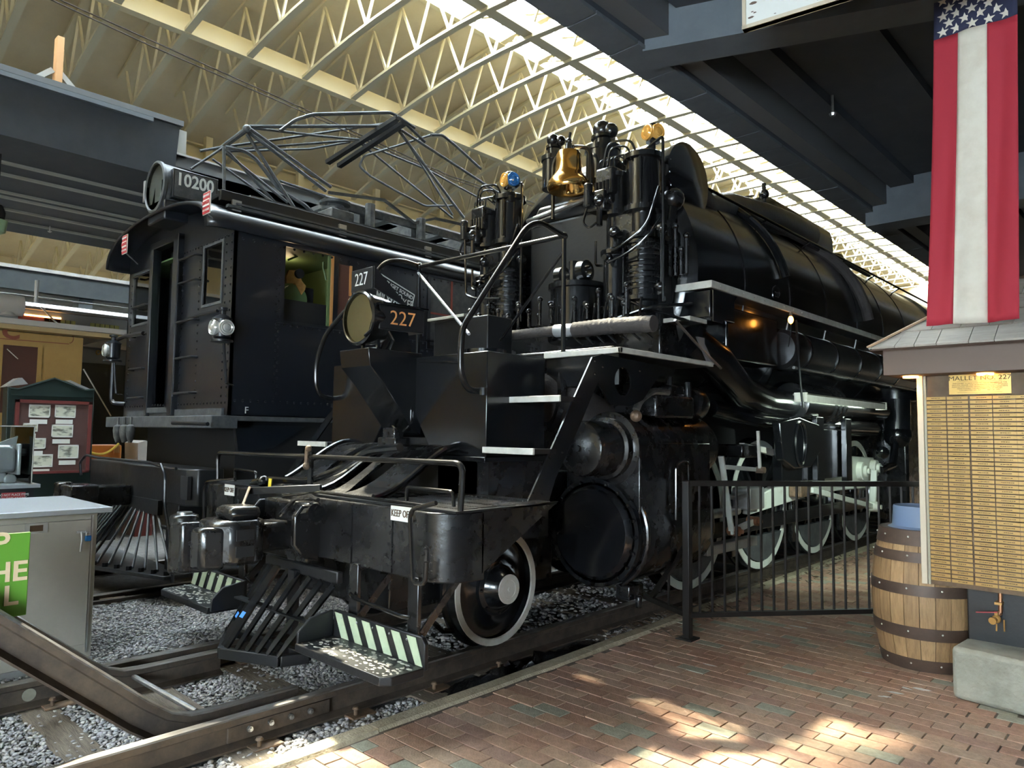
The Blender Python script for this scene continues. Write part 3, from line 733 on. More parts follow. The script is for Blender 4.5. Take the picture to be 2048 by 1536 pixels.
part(MB().cyl(P(612,1030,y=2.62), P(640,1024,y=2.62), .045, n=6).cyl(P(628,1027,y=2.6), P(632,1026,y=2.6), .06, n=14), 'draw_bolt', 'gloss_black')
part(MB().tube(px([(560,1030),(590,998),(620,992),(636,1000)], y=2.66), .016, 6), 'lever_spring', 'cast_black')
# drop pilot apron with two long slots
def apron(s):
    x0, x1 = (A+.10, A+.74) if s > 0 else (A-.74, A-.10)
    f = lambda t: (2.95 + 0.80*t, 1.19 + 0.36*(3*t*t-2*t*t*t))
    n = 12; v = []; fc = []
    cx, hw = (x0+x1)/2 - 0.12*s, 0.09
    m = MB()
    for k in range(n):
        t0, t1 = k/n, (k+1)/n
        def slot(t): return hw*math.sqrt(max(0, 1-((t-.5)/.36)**2)) if abs(t-.5) < .36 else 0
        (ya, za), (yb, zb) = f(t0), f(t1); a0, a1 = slot(t0), slot(t1)
        for (l0, r0, l1, r1) in ((x0, cx-a0, x0, cx-a1), (cx+a0, x1, cx+a1, x1)):
            m.add([(l0,ya,za),(r0,ya,za),(r1,yb,zb),(l1,yb,zb),(l0,ya,za-.03),(r0,ya,za-.03),(r1,yb,zb-.03),(l1,yb,zb-.03)],
                  [(0,1,2,3),(7,6,5,4),(0,4,5,1),(1,5,6,2),(2,6,7,3),(3,7,4,0)])
    return part(m, 'apron_plate', 'cast_black', smooth=.5)
apron(1); apron(-1)
for x in (A+.745, A-.745, A): part(MB().tube([(x,2.95+.8*t/10,1.20+.36*(3*(t/10)**2-2*(t/10)**3)) for t in range(11)], .022, 8), 'apron_rib', 'gloss_black')
part(MB().box((A-.7,3.0,.9), (A+.7,3.7,1.12)), 'apron_void', 'dark_hollow')
# cowcatcher: frame and single bars
frame_pts = [(-5.50,2.64),(-5.02,2.36),(-4.56,2.56),(-4.50,2.74)]
fr = MB()
for (a0, b0), (a1, b1) in zip(frame_pts[:-1], frame_pts[1:]): fr.bar((a0,b0,.085), (a1,b1,.085), .05, .075)
fr.bar((-5.5,2.66,.085), (-4.5,2.74,.085), .05, .06)
part(fr, 'cowcatcher_frame', 'satin_black', bev=.006)
def along(pts, t):
    ls = [(Vector(b)-Vector(a)).length for a, b in zip(pts[:-1], pts[1:])]; L = sum(ls)*t
    for (a, b), l in zip(zip(pts[:-1], pts[1:]), ls):
        if L <= l+1e-6: return Vector(a).lerp(Vector(b), L/l)
        L -= l
    return Vector(pts[-1])
cow = []
for k in range(4):
    t = k/3; cow.append((Vector((-5.45+.40*t,2.62-.23*t,.12)), Vector((-5.16+.13*t,2.77,.64))))
for k in range(6):
    t = k/5; cow.append((Vector((-4.98+.41*t,2.38+.165*t,.12)), Vector((-4.98+.78*t,2.76-.03*t,.64-.02*t))))
for a_, e_ in cow: part(MB().bar(a_, e_, .050, .016, up=(0,-1,.4)), 'cowcatcher_bar', 'gloss_black')
part(MB().box((A-.36,2.76,.62), (A+.62,2.81,.70)), 'cowcatcher_head', 'satin_black', bev=.01)
part(MB().bar((A-.50,2.62,.38), (A+.52,2.62,.38), .06, .012).bar((A+.1,2.74,.2), (A+.1,2.74,.65), .08, .05, up=(0,1,0)), 'cowcatcher_stay', 'satin_black')
for k, h_ in ((1,.22), (3,.33)):
    a_, e_ = cow[k]; d_ = e_-a_
    part(MB().bar(a_+d_*h_, a_+d_*(h_+.07), .054, .020, up=(0,-1,.4)), 'tape_strip', 'tape_blue', label='bright blue tape on a cowcatcher bar')
# footboards left and right of the cowcatcher
def footboard(s):
    x0, x1 = A+s*.64, A+s*1.58
    b = part(MB().prism([(x0,2.45,.25),(x1-s*.05,2.45,.25),(x1,2.50,.25),(x1,2.73,.25),(x0,2.73,.25)], (0,0,.05)), 'footboard', 'satin_black', bev=.006)
    sn = MB()
    for k in range(170):
        c = Vector((random.uniform(min(x0,x1)+.02,max(x0,x1)-.02), random.uniform(2.47,2.70), .3012)); r_ = random.uniform(.006,.017)
        sn.add([c+Vector((r_*random.uniform(.6,1.8)*math.cos(t), r_*random.uniform(.4,1)*math.sin(t), 0)) for t in (0,1.05,2.1,3.15,4.2,5.25)], [tuple(range(6))])
    part(sn, 'worn_patch', 'white_paint', b, kind='stuff', smooth=0)
    bk = part(MB().prism([(x0,2.73,.28),(x1,2.73,.28),(x1,2.73,.43),(x1-s*.03,2.73,.465),(x0,2.73,.465)], (0,.03,0)), 'back_board', 'satin_black', bev=.006)
    for k in range(6):
        xa = x0 + s*(.02 + k*.152); w2 = s*.082
        part(MB().prism([(xa+s*.085,2.727,.303),(min(xa+.085+w2,x1-.012) if s > 0 else xa-.085+w2,2.727,.303),(xa+w2,2.727,.455),(xa,2.727,.455)], (0,-.004,0)), 'stripe', 'stripe_green', bk)
    part(MB().prism([(x0,2.47,.27),(x0,2.73,.27),(x0,2.73,.465),(x0,2.56,.44),(x0,2.47,.36)], (-s*.025,0,0)), 'end_plate', 'satin_black', bev=.006)
    part(MB().rivets([(x0+s*(.1+.17*k),2.726,.43) for k in range(5)], (0,-1,0), .008), 'screw', 'steel', bk, kind='stuff')
    for xx in (x0+s*.14, x0+s*.76):
        h = part(MB().box((xx-.05,2.78,.30), (xx+.05,2.81,.78)).prism([(xx-.05,2.78,.72),(xx-.05,2.81,.80),(xx-.05,2.90,.80),(xx-.05,2.90,.76),(xx-.05,2.82,.74)], (.1,0,0)), 'hanger', 'cast_black', bev=.006)
        part(MB().bar((xx+.055,2.81,.45), (xx+.055,3.1,.74), .012, .05), 'hanger_brace', 'cast_black', h)
    part(MB().tube(bend([(x0+s*.14,2.76,.585),(x0+s*.2,2.74,.575),(x0+s*.72,2.74,.545),(x0+s*.76,2.76,.545)], .03), .013, 8), 'hand_bar', 'gloss_black')
    part(MB().cyl((x0+s*.62,2.6,.2), (x0+s*.62,2.6,.26), .03, n=8), 'board_bolt', 'rust_steel')
footboard(1); footboard(-1)
# signs on the beam
for c, wd, s_ in ((P(803,1028,y=2.785), .21, .062), (P(459,980,y=2.785), .17, .055)):
    sg = part(MB().box((c.x-wd/2,2.782,c.z-.045), (c.x+wd/2,2.790,c.z+.045)), 'warning_sign', 'sign_white', label='small white plate reading KEEP OFF')
    lettering('KEEP OFF', (c.x,2.780,c.z), (1,0,0), (0,0,1), s_, 'plate_ink', sg, sx=.75)
# leading truck wheels
def truck_wheel(s, y=4.08, r=.45):
    X0 = A + s*.80; d = (s,0,0)
    wh = part(MB().lathe([(.0,-.10),(r+.025,-.10),(r+.025,-.07),(r,-.06),(r,.03),(r-.045,.035),(r-.06,-.02),(r-.10,-.03),(.26,-.01),(.22,.02),(.22,.04)], (X0,y,r), d, 48), 'truck_wheel', 'gloss_black')
    part(MB().lathe([(r-.005,.028),(r-.005,.040),(r-.052,.040),(r-.058,.028)], (X0,y,r), d, 48, closed=True), 'wheel_rim', 'rim_white', wh)
    hub = part(MB().lathe([(.215,.0),(.215,.05),(.20,.06),(.175,.065),(.155,.10),(.118,.15),(.112,.155)], (X0,y,r), d, 36), 'hub', 'gloss_black', wh)
    part(MB().lathe([(.112,.15),(.112,.165),(.07,.167),(.068,.164),(.018,.164),(.016,.175),(.0,.175)], (X0,y,r), d, 32), 'hub_cap', 'rim_white', wh)
    part(MB().rivets([(X0+s*.058,y+.195*math.cos(t*PI/4),r+.195*math.sin(t*PI/4)) for t in range(8)], d, .016), 'hub_bolt', 'gloss_black', wh, kind='stuff')
truck_wheel(1); truck_wheel(-1)
part(MB().cyl((A-.8,4.08,.45), (A+.8,4.08,.45), .09, n=16), 'truck_axle', 'cast_black')
part(MB().box((A-.62,3.2,.35), (A+.62,5.0,.9)).box((A-.75,3.3,.75), (A+.75,4.8,1.15)), 'truck_frame', 'cast_black', bev=.02)
part(MB().tube(px([(862,1240),(885,1262),(905,1262)], x=-4.05), .02, 8), 'sand_pipe', 'cast_black')
part(MB().box((A-.60,4.7,.5), (A+.60,14.6,1.30)), 'main_frame', 'cast_black', bev=.02)
# headlight bracket, sheet steel boxes either side
part(MB().prism([(A-.2,3.26,2.30),(A-.2,3.80,2.30),(A-.2,3.80,1.62),(A-.2,3.72,1.66),(A-.2,3.42,2.02),(A-.2,3.28,2.16)], (.40,0,0)), 'headlight_bracket', 'gloss_black', bev=.006)
for s in (-1, 1):
    xi, xo = A+s*.12, A+s*1.03
    bx_ = part(MB().prism([(xi,3.74,2.26),(xo,3.74,2.26),(xo,3.74,1.47),(A+s*.42,3.74,1.47),(xi,3.74,1.90)], (0,.66,0)), 'box_shroud', 'gloss_black', bev=.006)
    part(MB().box((A+s*.40,3.70,1.43), (A+s*1.06,4.42,1.47)), 'shroud_flange', 'gloss_black', bx_, bev=.004)
    part(MB().cyl((A+s*.72,4.02,2.26), (A+s*.72,4.02,2.31), .17, n=24), 'shroud_lid', 'gloss_black', bx_)
    part(MB().box((A+s*.45,3.78,1.1), (A+s*1.02,4.4,1.45)), 'shroud_foot', 'cast_black')
part(MB().cyl((A+1.03-.3,3.735,2.19), (A+.25,3.735,2.22), .012, n=8), 'shroud_rail', 'gloss_black')
part(MB().tube(bend(px([(779,808),(781,845),(800,868),(822,850),(824,815),(812,807)], y=3.70), .06), .014, 8), 'air_hose_loop', 'gloss_black')
part(MB().box((A-.12,3.60,1.50), (A+.12,3.72,1.60)).box((A-.08,3.62,1.58), (A+.08,3.72,1.68)), 'hook_casting', 'cast_black', bev=.01)
part(MB().box((A-.9,3.78,1.15), (A+.9,4.3,1.6)), 'bracket_void', 'dark_hollow')
# headlight with number boards
hl = part(MB().lathe([(.0,.28),(.10,.28),(.185,.20),(.205,.10),(.208,.0),(.222,-.005),(.222,-.035),(.205,-.045),(.195,-.04),(.195,.0),(.19,.19),(.0,.20)], (A,3.33,2.555), (0,1,0), 40), 'headlight', 'gloss_black', label='round headlight with gold reflector')
part(MB().lathe([(.195,.0),(.17,.07),(.11,.14),(.03,.18),(.0,.18)], (A,3.32,2.555), (0,1,0), 32), 'reflector', 'reflector', hl)
part(MB().lathe([(.198,.0),(.0,.0)], (A,3.292,2.555), (0,1,0), 32), 'lens', 'pane', hl)
for x in (A-.10, A+.10): part(MB().cyl((x,3.42,2.30), (x,3.42,2.40), .02, n=8).cyl((x,3.40,2.30), (x,3.40,2.315), .05, n=10), 'headlight_foot', 'gloss_black', hl)
part(MB().tube(px([(730,672),(742,660),(748,640)], x=A+.2), .014, 6), 'headlight_latch', 'gloss_black', hl)
nb = part(MB().prism([(A+.02,3.36,2.46),(A+.20,3.36,2.46),(A+.24,3.78,2.46),(A-.02,3.78,2.46)], (0,0,.19)), 'number_board', 'satin_black', bev=.006, label='dark number board with orange 227')
part(MB().box((A-.05,3.34,2.65), (A+.27,3.80,2.665)), 'number_board_cap', 'gloss_black', nb)
nr = Vector((.04,.42,0)).normalized()
lettering('227', Vector((A+.222,3.57,2.553))+Vector((.002,0,0)), nr, (0,0,1), .165, 'letter_orange', nb, sx=1.0, bold=-.0012)
part(MB().prism([(A+.15,3.40,2.30),(A+.15,3.70,2.30),(A+.15,3.66,2.46),(A+.15,3.48,2.46)], (.03,0,0)).cyl((A+.1,3.6,2.30), (A+.1,3.6,2.46), .03, n=8).tube([(A+.2,3.45,2.45),(A+.2,3.5,2.38),(A+.2,3.46,2.3)], .01, 6), 'number_board_bracket', 'gloss_black', nb)
n2 = part(MB().box((A-.17,3.335,2.785), (A+.12,3.36,2.965)), 'number_plate', 'satin_black', bev=.004, label='small dark plate with white 227 above the headlight')
lettering('227', (A-.03,3.333,2.875), (1,0,0), (0,0,1), .15, 'letter_white', n2, sx=.80, bold=-.0015)
part(MB().prism([(A+.125,3.345,2.965),(A+.125,3.345,2.79),(A+.125,3.72,2.66)], (.012,0,0)).bar((A-.02,3.36,2.7), (A-.02,3.36,2.8), .1, .02, up=(0,1,0)), 'number_plate_gusset', 'satin_black', n2)
# front deck with white edge, steps, pierced stringer plate
dk = part(MB().box((A-1.6,4.75,2.30), (A+1.52,5.5,2.335)).box((A+.75,5.5,2.30), (A+1.52,6.25,2.335)), 'front_deck', 'satin_black')
part(MB().box((A+.74,4.715,2.30), (A+1.545,4.75,2.345)).box((A+1.52,4.715,2.30), (A+1.545,6.25,2.345)), 'deck_edge', 'white_paint', dk, bev=.004)
part(MB().box((A+.74,4.76,2.05), (A+1.5,4.78,2.30)), 'deck_apron', 'gloss_black', dk)
pl = px([(1185,714),(1205,708),(1352,738),(1345,752),(1318,752),(1286,800),(1262,812),(1222,810),(1196,765),(1185,790),(1160,850),(1110,960),(1098,1003),(1056,1003)], x=-3.30)
hc = P(1246,763,x=-3.30); hole = [Vector((-3.30, hc.y+.115*math.cos(2*PI*i/20), hc.z+.115*math.sin(2*PI*i/20))) for i in range(20)]
st = part(MB().plate(pl, [hole], (-.014,0,0)), 'stair_stringer', 'gloss_black', smooth=.3)
part(MB().rivets(px([(1190,722),(1206,734),(1190,748),(1245,736),(1280,742),(1125,905),(1100,915),(1067,985),(1085,987)], x=-3.298), (1,0,0), .010), 'stringer_rivet', 'gloss_black', st, kind='stuff')
for z, y0 in ((1.54, 3.72), (1.92, 4.0)):
    tr_ = part(MB().box((-3.80,y0,z-.035), (-3.30,y0+.23,z)), 'stair_tread', 'satin_black')
    part(MB().box((-3.80,y0-.02,z-.04), (-3.30,y0,z+.006)), 'tread_edge', 'white_paint', tr_, bev=.003)
tr_ = part(MB().box((-6.4,3.72,1.505), (-5.9,3.95,1.54)), 'stair_tread', 'satin_black'); part(MB().box((-6.4,3.70,1.50), (-5.9,3.72,1.546)), 'tread_edge', 'white_paint', tr_)
part(MB().bar((-6.38,3.6,1.2), (-6.38,4.4,2.25), .012, .12, up=(1,0,0)), 'stair_stringer', 'gloss_black')
part(MB().box((-6.3,4.0,1.885), (-5.9,4.23,1.92)), 'stair_tread', 'satin_black')
# railing of the front deck
part(MB().cyl((-3.90,4.75,2.34), (-3.90,4.75,3.36), .021, n=10).sphere((-3.90,4.75,3.36), .035, 10, 8), 'railing_post', 'gloss_black')
part(MB().cyl((-5.87,4.75,2.34), (-5.87,4.75,3.40), .021, n=10).sphere((-5.87,4.75,3.40), .035, 10, 8), 'railing_post', 'gloss_black')
part(MB().cyl((-5.87,4.75,3.39), (-3.90,4.75,3.36), .021, n=10), 'railing_top', 'dark_pipe')
hr = px([(968,783),(934,780),(921,745),(922,690),(925,655),(1052,455),(1078,443)], x=-3.86) + [Vector((-3.90,4.75,3.36))]
part(MB().tube(bend(hr, .10), .024, 12), 'stair_handrail', 'dark_pipe')
part(MB().cyl(P(966,775,x=-3.80), P(966,790,x=-3.80), .03, n=10), 'handrail_foot', 'gloss_black')
hr = px([(662,797),(640,792),(632,770),(632,725),(650,670),(735,570),(768,524),(800,519)], x=-5.87) + [Vector((-5.87,4.75,3.40))]
part(MB().tube(bend(hr, .10), .022, 10), 'stair_handrail', 'dark_pipe')
part(MB().cyl((-5.87,4.74,3.32), P(938,668,x=-4.45), .014, n=8), 'railing_brace', 'aluminium')
part(MB().cyl((-3.90,4.74,3.22), P(1000,682,y=4.78), .014, n=8), 'railing_brace', 'gloss_black')
q0 = P(862,642,y=4.9); part(MB().box((q0.x,4.85,q0.z-.015), (P(935,640,y=4.9).x,5.2,q0.z+.015)), 'toe_step', 'white_paint', bev=.003)
part(MB().box((q0.x+.05,4.9,2.34), (P(975,700,y=4.9).x,5.25,q0.z-.02)), 'step_box', 'satin_black', bev=.01)
# boiler, smokebox
ZB, RB = 3.30, 1.36
part(MB().lathe([(1.20,-.10),(1.28,-.06),(RB,.0),(RB,9.5),(RB+.04,9.5),(RB+.04,12.5),(1.2,12.5)], (A,6.30,ZB), (0,1,0), 72), 'boiler', 'boiler_black', smooth=.5)
for y in (7.35, 8.55, 9.75, 10.95, 12.15, 13.4): part(MB().lathe([(RB,-.03),(RB+.008,-.03),(RB+.008,.03),(RB,.03)], (A,y,ZB), (0,1,0), 72, closed=True), 'boiler_band', 'gloss_black')
part(MB().lathe([(1.2,.0),(1.2,-.03),(.86,-.05),(.84,-.07),(.80,-.07),(.3,-.12),(0,-.13)], (A,6.20,ZB), (0,1,0), 48), 'smokebox_front', 'boiler_black')
part(MB().box((A-.62,6.02,2.75), (A+.62,6.10,4.02)).prism([(A-.62,6.02,4.02),(A+.62,6.02,4.02),(A+.5,6.02,4.22),(A-.5,6.02,4.22)], (0,.35,0)), 'shield_plate', 'satin_black', bev=.04)
part(MB().cyl((A-.6,5.96,4.06), (A+.55,5.96,4.17), .03, n=10), 'front_handrail', 'steel')
part(MB().box((A-1.2,5.95,2.34), (A+1.15,6.6,2.85)).box((A-1.3,5.1,2.335), (A+1.2,6.0,2.42)), 'pump_saddle', 'cast_black', bev=.02)
part(MB().box((A-.8,5.4,1.2), (A+.8,7.2,2.4)), 'front_casting', 'cast_black', bev=.05)
# two air compressors
def pump(X0, y, s):
    p_ = part(MB().lathe([(.15,2.72),(.15,2.92),(.22,2.93),(.22,2.97),(.18,2.98),(.18,3.52),(.21,3.53),(.21,3.58),(.13,3.60),(.13,3.80),(.20,3.81),(.20,3.86),(.165,3.87),(.165,4.32),(.20,4.33),(.20,4.38),(.15,4.41),(.0,4.42)], (X0,y,0), (0,0,1), 28), 'air_compressor', 'gloss_black')
    fin = MB()
    for k in range(9): fin.lathe([(.178,-.012),(.205,-.010),(.205,.010),(.178,.012)], (X0,y,3.05+k*.055), (0,0,1), 24, closed=True)
    part(fin, 'cooling_fin', 'cast_black', p_, kind='stuff')
    sx_ = X0 - .30
    part(MB().lathe([(.10,2.85),(.16,2.86),(.16,2.90),(.12,2.91),(.12,3.42),(.15,3.43),(.15,3.47),(.09,3.5),(.09,3.8),(.15,3.82),(.15,3.86),(.115,3.87),(.115,4.2),(.14,4.21),(.14,4.25),(.0,4.27)], (sx_,y-.04,0), (0,0,1), 22), 'compressor_cylinder', 'gloss_black', p_)
    part(MB().box((X0-.34,y-.12,3.58), (X0+.02,y+.10,3.82)), 'centre_piece', 'cast_black', p_, bev=.02)
    vb = part(MB().box((sx_-.14,y-.20,4.02), (sx_+.08,y+.08,4.30)), 'valve_block', 'cast_black', p_, bev=.025)
    lv_ = MB()
    for k in range(5):
        a_ = Vector((sx_-.12+.045*k,y-.15,4.30)); lv_.tube(bend([a_, a_+Vector((0,0,.10)), a_+Vector((.12+.03*k,.06,.14-.01*k)), a_+Vector((.32,.12,-.05))], .06), .008, 6)
        lv_.cyl((sx_-.12+.045*k,y-.2,4.02), (sx_-.12+.045*k,y-.2,4.16), .018, n=8)
    part(lv_, 'lubricator_pipe', 'gloss_black', p_, kind='stuff')
    part(MB().sphere((sx_-.05,y-.24,3.95), .07, 10, 8).cyl((sx_-.05,y-.24,3.7), (sx_-.05,y-.24,3.95), .03, n=8).sphere((sx_+.1,y-.2,3.62), .06, 10, 8), 'oil_cup', 'gloss_black', p_)
    pp_ = MB()
    pp_.tube(bend([(X0-.20,y-.24,3.42),(X0-.02,y-.28,3.46),(X0+.20,y-.24,3.60),(X0+.24,y-.1,4.0)], .12), .014, 8)
    pp_.tube(bend([(X0-.24,y-.24,3.32),(X0,y-.30,3.34),(X0+.22,y-.26,3.48),(X0+.25,y-.1,3.7)], .12), .012, 8)
    pp_.tube(bend([(X0+.26,y-.06,2.9),(X0+.26,y-.06,4.50),(X0+.0,y+.02,4.45)], .05), .015, 8)
    pp_.tube(bend([(sx_-.2,y-.1,3.6),(sx_-.2,y-.1,3.35),(sx_-.08,y-.16,3.32)], .05), .014, 8)
    part(pp_, 'pump_piping', 'gloss_black', p_, kind='stuff')
    fb = MB()
    for zz, rr in ((2.95,.205), (3.555,.195), (3.835,.185), (4.355,.185)): fb.rivets([(X0+rr*math.cos(t),y+rr*math.sin(t),zz+.02) for t in np.arange(0,6.28,.52)], (0,0,1), .018)
    for zz, rr in ((2.88,.145), (3.45,.135), (3.84,.135), (4.23,.125)): fb.rivets([(sx_+rr*math.cos(t),y-.04+rr*math.sin(t),zz+.02) for t in np.arange(0,6.28,.6)], (0,0,1), .015)
    part(fb, 'flange_bolt', 'cast_black', p_, kind='stuff')
    part(MB().box((sx_-.20,y-.26,3.86), (sx_+.02,y-.02,4.06)).cyl((sx_-.16,y-.28,3.90), (sx_-.16,y-.28,4.14), .045, n=12).cyl((sx_-.26,y-.16,3.98), (sx_+.06,y-.16,3.98), .05, n=12).sphere((sx_-.26,y-.16,3.98), .05, 10, 8), 'governor', 'cast_black', p_, bev=.015)
    part(MB().tube(bend([(sx_-.16,y-.3,3.88),(sx_-.20,y-.32,3.74),(sx_-.10,y-.34,3.66),(sx_-.04,y-.3,3.72)], .06), .012, 6).tube(bend([(sx_-.02,y-.22,4.3),(sx_+.05,y-.25,4.52),(X0-.02,y-.18,4.5),(X0+.02,y-.16,4.38)], .1), .012, 8).tube(bend([(sx_+.03,y-.22,4.3),(sx_+.08,y-.25,4.46),(X0-.04,y-.2,4.44),(X0-.02,y-.18,4.3)], .1), .010, 8), 'steam_line', 'gloss_black', p_)
    part(MB().cyl((X0+.10,y-.20,3.88), (X0+.10,y-.20,4.30), .016, n=8).cyl((X0-.08,y-.22,3.0), (X0-.08,y-.22,3.5), .014, n=8).box((X0-.03,y-.205,3.30), (X0+.07,y-.19,3.38)), 'tie_rod', 'gloss_black', p_)
    part(MB().sphere((X0+.22,y-.05,3.05), .05, 10, 8).sphere((X0+.22,y-.02,3.62), .06, 10, 8).cyl((X0+.22,y-.02,3.05), (X0+.22,y-.02,3.62), .022, n=8), 'inlet_strainer', 'cast_black', p_)
    part(MB().sphere((X0-.25,y-.22,3.36), .05, 10, 8).cyl((X0-.25,y-.30,3.36), (X0-.25,y-.15,3.36), .03, n=8), 'pipe_union', 'gloss_black', p_)
    return p_
pump(A+1.0, 5.88, 1); pump(A-.86, 5.92, -1)
# small lamps on top of the pumps
def class_lamp(c, m1, m2, name, label):
    c = Vector(c); L_ = part(MB().cyl(c+Vector((0,0,-.09)), c+Vector((0,0,.075)), .072, n=16).sphere(c+Vector((0,0,.075)), .072, 14, 8, (1,1,.45)).cyl(c+Vector((0,0,-.22)), c+Vector((0,0,-.09)), .03, n=8).box(c+Vector((-.08,-.08,-.26)), c+Vector((.08,.08,-.2))), name, 'gloss_black', label=label)
    for d, mm in (((-.25,-.97,0), m1), ((.97,-.25,0), m2)):
        d = Vector(d).normalized(); part(MB().lathe([(.078,.045),(.082,.07),(.078,.09),(.070,.092),(.066,.085),(.055,.094),(.045,.086),(.035,.096),(.0,.10)], c, d, 20), 'lamp_lens', mm, L_)
class_lamp(P(1020,362,y=5.85), 'lens_amber', 'lens_blue', 'class_lamp', 'marker lamp with amber and blue lenses')
class_lamp(P(1306,268,y=6.1), 'lens_amber', 'lens_amber', 'class_lamp', 'marker lamp with two amber lenses')
# bell in its yoke
bc = P(1137,382,y=5.88)
bell = part(MB().lathe([(.0,.445),(.08,.44),(.118,.425),(.135,.39),(.138,.30),(.142,.215),(.155,.175),(.185,.14),(.213,.10),(.228,.055),(.226,.02),(.215,.0),(.20,.01),(.17,.08),(.12,.2),(.0,.35)], bc, (0,0,1), 48), 'bell', 'brass', label='polished brass bell')
part(MB().sphere(bc+Vector((0,0,-.015)), .028, 10, 8).cyl(bc+Vector((0,0,0)), bc+Vector((0,0,.3)), .01, n=6), 'clapper', 'brass', bell)
part(MB().cyl(bc+Vector((0,0,.45)), bc+Vector((0,0,.52)), .045, .035, n=12).sphere(bc+Vector((0,0,.55)), .035, 10, 8).cyl(bc+Vector((0,0,.55)), bc+Vector((.02,0,.64)), .014, n=6), 'bell_crown', 'cast_black', bell)
part(MB().tube(bend([bc+Vector((.26,.05,-.25)), bc+Vector((.26,.05,.42)), bc+Vector((0,.02,.50)), bc+Vector((-.26,.05,.42)), bc+Vector((-.26,.05,-.25))], .1), .022, 8), 'bell_yoke', 'gloss_black', bell)
# sanding and feed pots behind the bell
def pot(c, r, h, name='feed_pot'):
    c = Vector(c); p_ = part(MB().lathe([(r,.0),(r,h-.05),(r+.015,h-.05),(r+.015,h),(r*.75,h+.02),(r*.55,h+.03),(r*.55,h+.09),(r*.7,h+.10),(r*.7,h+.13)], c, (0,0,1), 26), name, 'gloss_black')
    part(MB().sphere(c+Vector((0,-.02,h+.20)), r*.55, 12, 8).cyl(c+Vector((.0,0,h+.12)), c+Vector((0,0,h+.2)), r*.35, n=10).sphere(c+Vector((.10,.0,h+.17)), r*.45, 12, 8), 'relief_valve', 'cast_black', p_); return p_
pot(P(1107,380,y=6.15), .13, .38); q = P(1206,365,y=6.25); pot(q, .19, .38)
# feedwater heater drum lying across, and its pipe running back
q = P(1362,365,y=6.45)
hd_ = part(MB().lathe([(.0,-.82),(.33,-.80),(.39,-.74),(.39,.0),(.41,.01),(.41,.06),(.37,.09),(.0,.12)], (q.x-.05,6.58,q.z+.04), (1,0,0), 36), 'heater_drum', 'boiler_black')
part(MB().rivets([(q.x+.015,6.58+.38*math.cos(t*PI/9),q.z+.04+.38*math.sin(t*PI/9)) for t in range(18)], (1,0,0), .018), 'drum_bolt', 'gloss_black', hd_, kind='stuff')
part(MB().tube([(q.x-.15,6.9,q.z+.02),(q.x-.2,7.3,q.z-.02),(A+.72,8.2,4.50),(A+.70,9.2,4.62),(A+.66,10.2,4.70),(A+.6,11,4.72)], [.17,.17,.17,.18,.20,.22], 16), 'feed_pipe', 'satin_black')
part(MB().box((A+.92,5.95,2.8), (A+1.14,6.25,4.0)), 'heater_leg', 'satin_black', bev=.04)
part(MB().sphere((q.x+.05,6.2,q.z-.25), .12, 12, 8).cyl((q.x+.05,6.2,q.z-.25), (q.x+.05,6.1,q.z-.75), .06, n=12).cyl((q.x-.02,6.15,q.z+.1), (q.x-.02,6.15,q.z-.2), .045, n=10), 'heater_valve', 'cast_black')
part(MB().cyl((q.x-.26,6.2,q.z+.02), (q.x-.26,6.35,q.z+.02), .13, n=16).rivets([(q.x-.26+.11*math.cos(t),6.2,q.z+.02+.11*math.sin(t)) for t in np.arange(0,6.28,.8)], (0,-1,0), .014), 'valve_cover', 'cast_black')
vr = MB()
for k in range(5): vr.cyl((q.x+.02+.06*k,6.1,3.2), (q.x+.02+.06*k,6.1,3.2+.25+.12*(k%3)), .022, n=8).sphere((q.x+.02+.06*k,6.1,3.2+.25+.12*(k%3)), .035, 8, 6)
part(vr, 'steam_fitting', 'cast_black', kind='stuff')
# hot water pump drum between the compressors, wrapped pipe in front
q = P(1150,690,y=5.75)
dr = part(MB().lathe([(.28,.0),(.30,.02),(.30,.09),(.275,.10),(.275,.54),(.30,.55),(.30,.60),(.10,.63),(.0,.63)], (q.x,5.78,q.z+.02), (0,0,1), 32), 'water_pump', 'gloss_black')
part(MB().lathe([(.10,-.04),(.10,.04),(.06,.05),(.06,-.05)], (q.x-.14,5.7,q.z+.72), (1,0,0), 18, closed=True).lathe([(.11,-.04),(.11,.04),(.07,.05),(.07,-.05)], (q.x+.14,5.72,q.z+.74), (1,0,0), 18, closed=True).cyl((q.x,5.72,q.z+.6), (q.x,5.72,q.z+.86), .05, n=10), 'pump_valve', 'gloss_black', dr)
w_ = [P(a_, b_, y=5.32) for a_, b_ in ((985,676),(1050,668),(1120,661),(1150,660),(1220,652),(1308,647))]
def wrapped(pts, r):
    n_ = 46; q_ = [along(pts, i/n_) for i in range(n_+1)]; return part(MB().tube(q_, [r*(1+.055*(i % 3 == 0)+random.uniform(-.02,.02)) for i in range(n_+1)], 14), 'lagged_pipe', 'lagging')
wrapped(w_[:3], .05); wrapped(w_[3:], .072)
part(MB().cyl(w_[2]-Vector((.05,0,0)), w_[3]+Vector((.04,0,0)), .062, n=14), 'pipe_coupling', 'aluminium')
part(MB().tube(bend(px([(930,480),(932,590),(950,597),(1000,597)], y=5.6), .05), .014, 8), 'drain_pipe', 'gloss_black')
cl_ = MB()
for k in range(26):
    x = A - 1.15 + 2.25*k/25; y = 5.45 + .15*((k*7) % 5)/5; h_ = .12 + .05*((k*3) % 4)
    cl_.cyl((x,y,2.75), (x,y,2.75+h_), .018, n=8).sphere((x,y,2.75+h_), .03, 8, 6)
part(cl_, 'valve_row', 'cast_black', kind='stuff')
cl_ = MB()
for k in range(7):
    x = A+.45+.13*k; cl_.tube(bend([(x,5.5,2.9),(x+.02,5.42,2.62),(x+.15,5.45,2.5)], .08), .013, 6)
